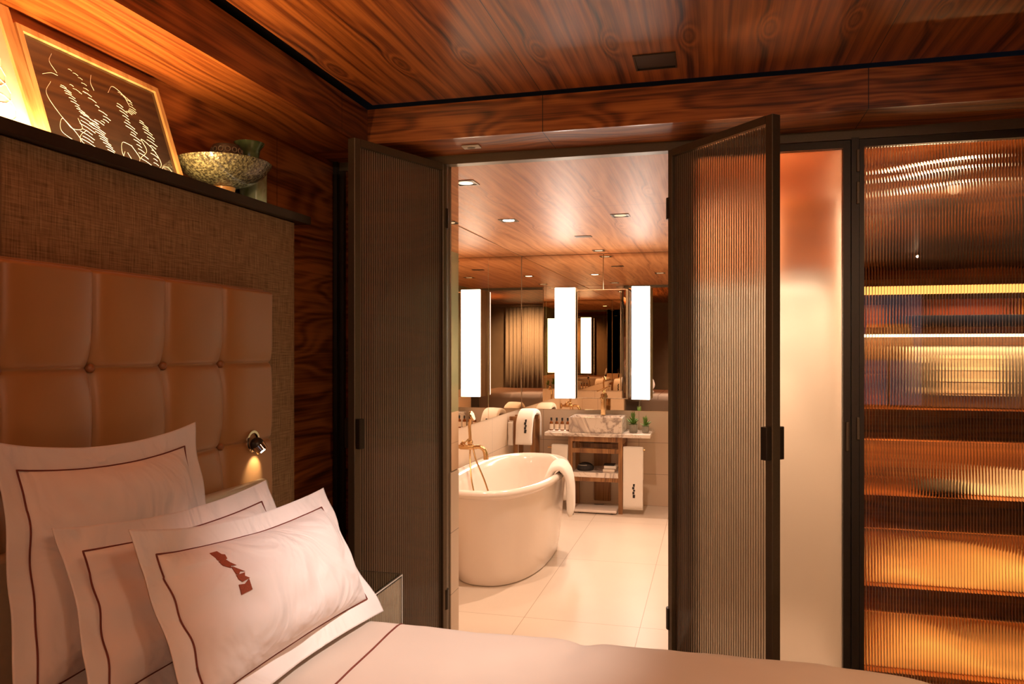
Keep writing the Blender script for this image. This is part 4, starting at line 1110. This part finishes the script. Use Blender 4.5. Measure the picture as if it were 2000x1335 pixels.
# bottles
def bottle(x, y, z, s=1.0):
    t = thing('toiletry_bottle', '', 'bottle', (x, y, z), 'small amber toiletry bottles beside the basin')
    r = .0165 * s; h = .082 * s
    obj('body', lathe(bmesh.new(), [(0, 0), (r * .95, 0), (r, .004), (r, h * .80), (r * .8, h * .93), (r * .42, h), (r * .42, h + .006), (0, h + .006)], (x, y, z), 24), 'amber', t, smooth=True)
    obj('cap', lathe(bmesh.new(), [(0, h + .007), (r * .52, h + .007), (r * .52, h + .032 * s), (0, h + .034 * s)], (x, y, z), 20), 'black_plastic', t, smooth=True)
    obj('paper_label', lathe(bmesh.new(), [(r + .0006, h * .12), (r + .0006, h * .70), (r + .0001, h * .70), (r + .0001, h * .12), (r + .0006, h * .12)], (x, y, z), 24), 'paper_label', t, smooth=True)
    return t
TR = tag(obj('bottle_tray', bx(-1.425, -1.240, 6.80, 6.90, .7005, .707, bev=.002), 'white_plastic', smooth=True), 'thin white tray under the amber bottles', 'tray')
proto = bottle(-1.402, 6.85, .7075)
lbs = ['amber bottle farthest left on the tray beside the basin', 'second amber bottle from the left on the tray', 'third amber bottle from the left on the tray', 'amber bottle touching the left side of the basin']
for k, lb in enumerate(lbs):
    o = proto if k == 0 else copy_tree(proto)
    o.location.x = -1.402 + .050 * k
    o['label'] = lb

# succulents
def succulent(x, y, z, s, label, seed):
    R = random.Random(seed)
    t = thing('potted_succulent', label, 'plant', (x, y, z), 'potted succulents at the right end of the counter')
    r = .030 * s
    obj('pot', lathe(bmesh.new(), [(0, 0), (r * .82, 0), (r, .012), (r * 1.04, .058 * s), (r * .92, .060 * s), (r * .88, .045 * s), (0, .045 * s)], (x, y, z), 24), 'concrete', t, smooth=True)
    obj('soil', lathe(bmesh.new(), [(0, .052 * s), (r * .9, .050 * s), (r * .9, .046 * s), (0, .046 * s)], (x, y, z), 20), 'soil', t)
    bm = bmesh.new()
    for k in range(46):
        a = R.random() * 2 * PI; el = .15 + R.random() * 1.25
        L_ = (.045 + .035 * R.random()) * s
        base = Vector((x, y, z + .050 * s + .045 * s * R.random() * (el / 1.4)))
        d = Vector((math.cos(a) * math.cos(el), math.sin(a) * math.cos(el), math.sin(el)))
        side = d.cross(Vector((0, 0, 1))).normalized() * .009 * s
        up = d.cross(side).normalized() * .0018
        tip = base + d * L_; mid = base + d * L_ * .55
        vs = [bm.verts.new(base), bm.verts.new(mid + side), bm.verts.new(tip), bm.verts.new(mid - side), bm.verts.new(mid + up), bm.verts.new(mid - up)]
        for f in ((0, 1, 4), (1, 2, 4), (2, 3, 4), (3, 0, 4), (1, 0, 5), (2, 1, 5), (3, 2, 5), (0, 3, 5)): bm.faces.new([vs[i] for i in f])
    obj('leaves', bm, 'plant', t)
    return t
succulent(-.672, 6.90, .7005, 1.25, 'taller green succulent in a grey pot next to the basin', 3)
succulent(-.566, 6.90, .7005, 1.0, 'smaller succulent in a grey pot at the right end of the counter', 5)

# things on the vanity's lower shelf
t_ = thing('hair_dryer_pouch', 'dark pouch with a coiled cord on the left of the lower vanity shelf', 'pouch', (-1.10, 6.90, .3555))
bm = bmesh.new(); bmesh.ops.create_uvsphere(bm, u_segments=28, v_segments=14, radius=1)
for v in bm.verts: v.co = Vector((v.co.x * .075, v.co.y * .09, max(-.35, v.co.z) * .05)) + Vector((-1.10, 6.90, .3555 + .0175))
obj('pouch', bm, 'dark_cloth', t_, smooth='full')
cp = [(-1.10 + (.062 + .004 * math.sin(a)) * math.cos(a), 6.90 + .075 * math.sin(a), .374 + .0035 * a / 2) for a in [i * .3 for i in range(60)]]
obj('cord', tube(bmesh.new(), cp, .004, 6), 'concrete', t_, smooth=True)
for k in range(2):
    bm = bx(-.93 + .01 * k, -.825 + .012 * k, 6.80, 6.93, .3555 + .030 * k, .3555 + .026 + .030 * k, bev=.005)
    o = obj('amenity_box', bm, 'paper_label' if k == 0 else 'white_plastic', smooth=True)
    tag(o, ['pale amenity box lying on the right of the lower vanity shelf', 'white box stacked on the pale amenity box under the basin'][k], 'box', 'boxes on the lower vanity shelf')
bm = bx(-.925, -.83, 6.805, 6.925, .4125, .420, bev=.003)
tag(obj('dark_notebook', bm, 'black_plastic', smooth=True), 'black flat case on top of the white amenity boxes', 'case')

# mirror cabinet and its lamps
MC = thing('mirror_cabinet', 'mirrored cabinet between two tall lamps above the basin', 'cabinet', (-.97, 7.12, .985))
obj('body', bx(-1.203, -.738, 7.06, 7.193, .985, 1.985), 'casing', MC)
obj('mirror_door', bx(-1.198, -.752, 7.052, 7.0595, .99, 1.98, bev=.002, seg=1), 'mirror', MC)
def tall_lamp(x0, x1, label):
    t = thing('wall_lamp', label, 'lamp', ((x0 + x1) / 2, 7.1, .985), 'tall lamps beside the basin mirror')
    obj('casing', bx(x0, x1, 7.035, 7.193, .985, 2.005), 'casing', t)
    obj('diffuser', bx(x0 + .002, x1 - .002, 7.012, 7.0345, .987, 2.003, bev=.003, seg=1), 'lamp', t)
    return t
tall_lamp(-1.405, -1.213, 'tall white light box left of the mirror cabinet')
tall_lamp(-.700, -.535, 'tall white light box right of the mirror cabinet')

# ------------------------------------------------------------ rest of the bedroom (seen in reflections)
def window(n, x0, x1, z0, z1, y, label):
    t = thing('window_%d' % n, label, 'window', ((x0 + x1) / 2, y, z0), kind='structure')
    bm = bmesh.new()
    for a in ((x0, x0 + .04, z0, z1), (x1 - .04, x1, z0, z1), (x0 + .04, x1 - .04, z0, z0 + .04), (x0 + .04, x1 - .04, z1 - .04, z1)):
        box(bm, a[0], a[1], y - .03, y + .03, a[2], a[3])
    obj('frame', bm, 'bronze_dark', t)
    obj('pane', bx(x0 + .04, x1 - .04, y - .004, y + .004, z0 + .04, z1 - .04), 'clear', t)
window(1, 1.752, 2.548, .702, 2.148, -3.68, 'window with blue dusk light on the wall behind the camera')
bm = bmesh.new()
n = 160; T, Bo = [], []
for i in range(n + 1):
    u = i / n; x = .15 + 1.1 * u
    y = -3.52 + .045 * math.sin(u * 70 + 2 * math.sin(u * 9)); 
    T.append(bm.verts.new((x, -3.52 + .02 * math.sin(u * 70), 2.42))); Bo.append(bm.verts.new((x, y, .02)))
for i in range(n): bm.faces.new((T[i], T[i + 1], Bo[i + 1], Bo[i]))
cu = obj('curtain', bm, 'curtain', smooth='full')
cu.modifiers.new('thickness', 'SOLIDIFY').thickness = .004
tag(cu, 'grey pleated curtain reflected in the bathroom mirror', 'curtain')
FL = thing('fill_floor_lamp', 'added floor lamp with a pale drum shade, unseen fill for the bedroom', 'lamp', (1.45, -.35, 0))  # added out of view to warm the ceiling and room
obj('base', lathe(bmesh.new(), [(0, 0), (.14, 0), (.14, .015), (.02, .025), (0, .025)], (1.45, -.35, 0), 32), 'bronze_dark', FL, smooth=True)
obj('pole', tube(bmesh.new(), [(1.45, -.35, .025), (1.45, -.35, 1.5)], .010, 10), 'bronze_dark', FL, smooth=True)
t = NT('lamp_shade_linen')
mx = t.n('MixShader', {0: .5}); d1 = t.n('BsdfDiffuse', {'Color': (.8, .7, .55, 1)}); d2 = t.n('BsdfTranslucent', {'Color': (.8, .68, .5, 1)})
t.t.links.new(d1.outputs[0], mx.inputs[1]); t.t.links.new(d2.outputs[0], mx.inputs[2]); M['shade'] = t.done(mx.outputs[0])
obj('lamp_shade', lathe(bmesh.new(), [(.2, 1.35), (.17, 1.65), (.168, 1.65), (.198, 1.35), (.2, 1.35)], (1.45, -.35, 0), 40), 'shade', FL, smooth=True)
light('fill_floor_lamp_bulb', 'POINT', (1.45, -.35, 1.52), 150, (1, .68, .38), size=.05)  # bulb of the added fill lamp
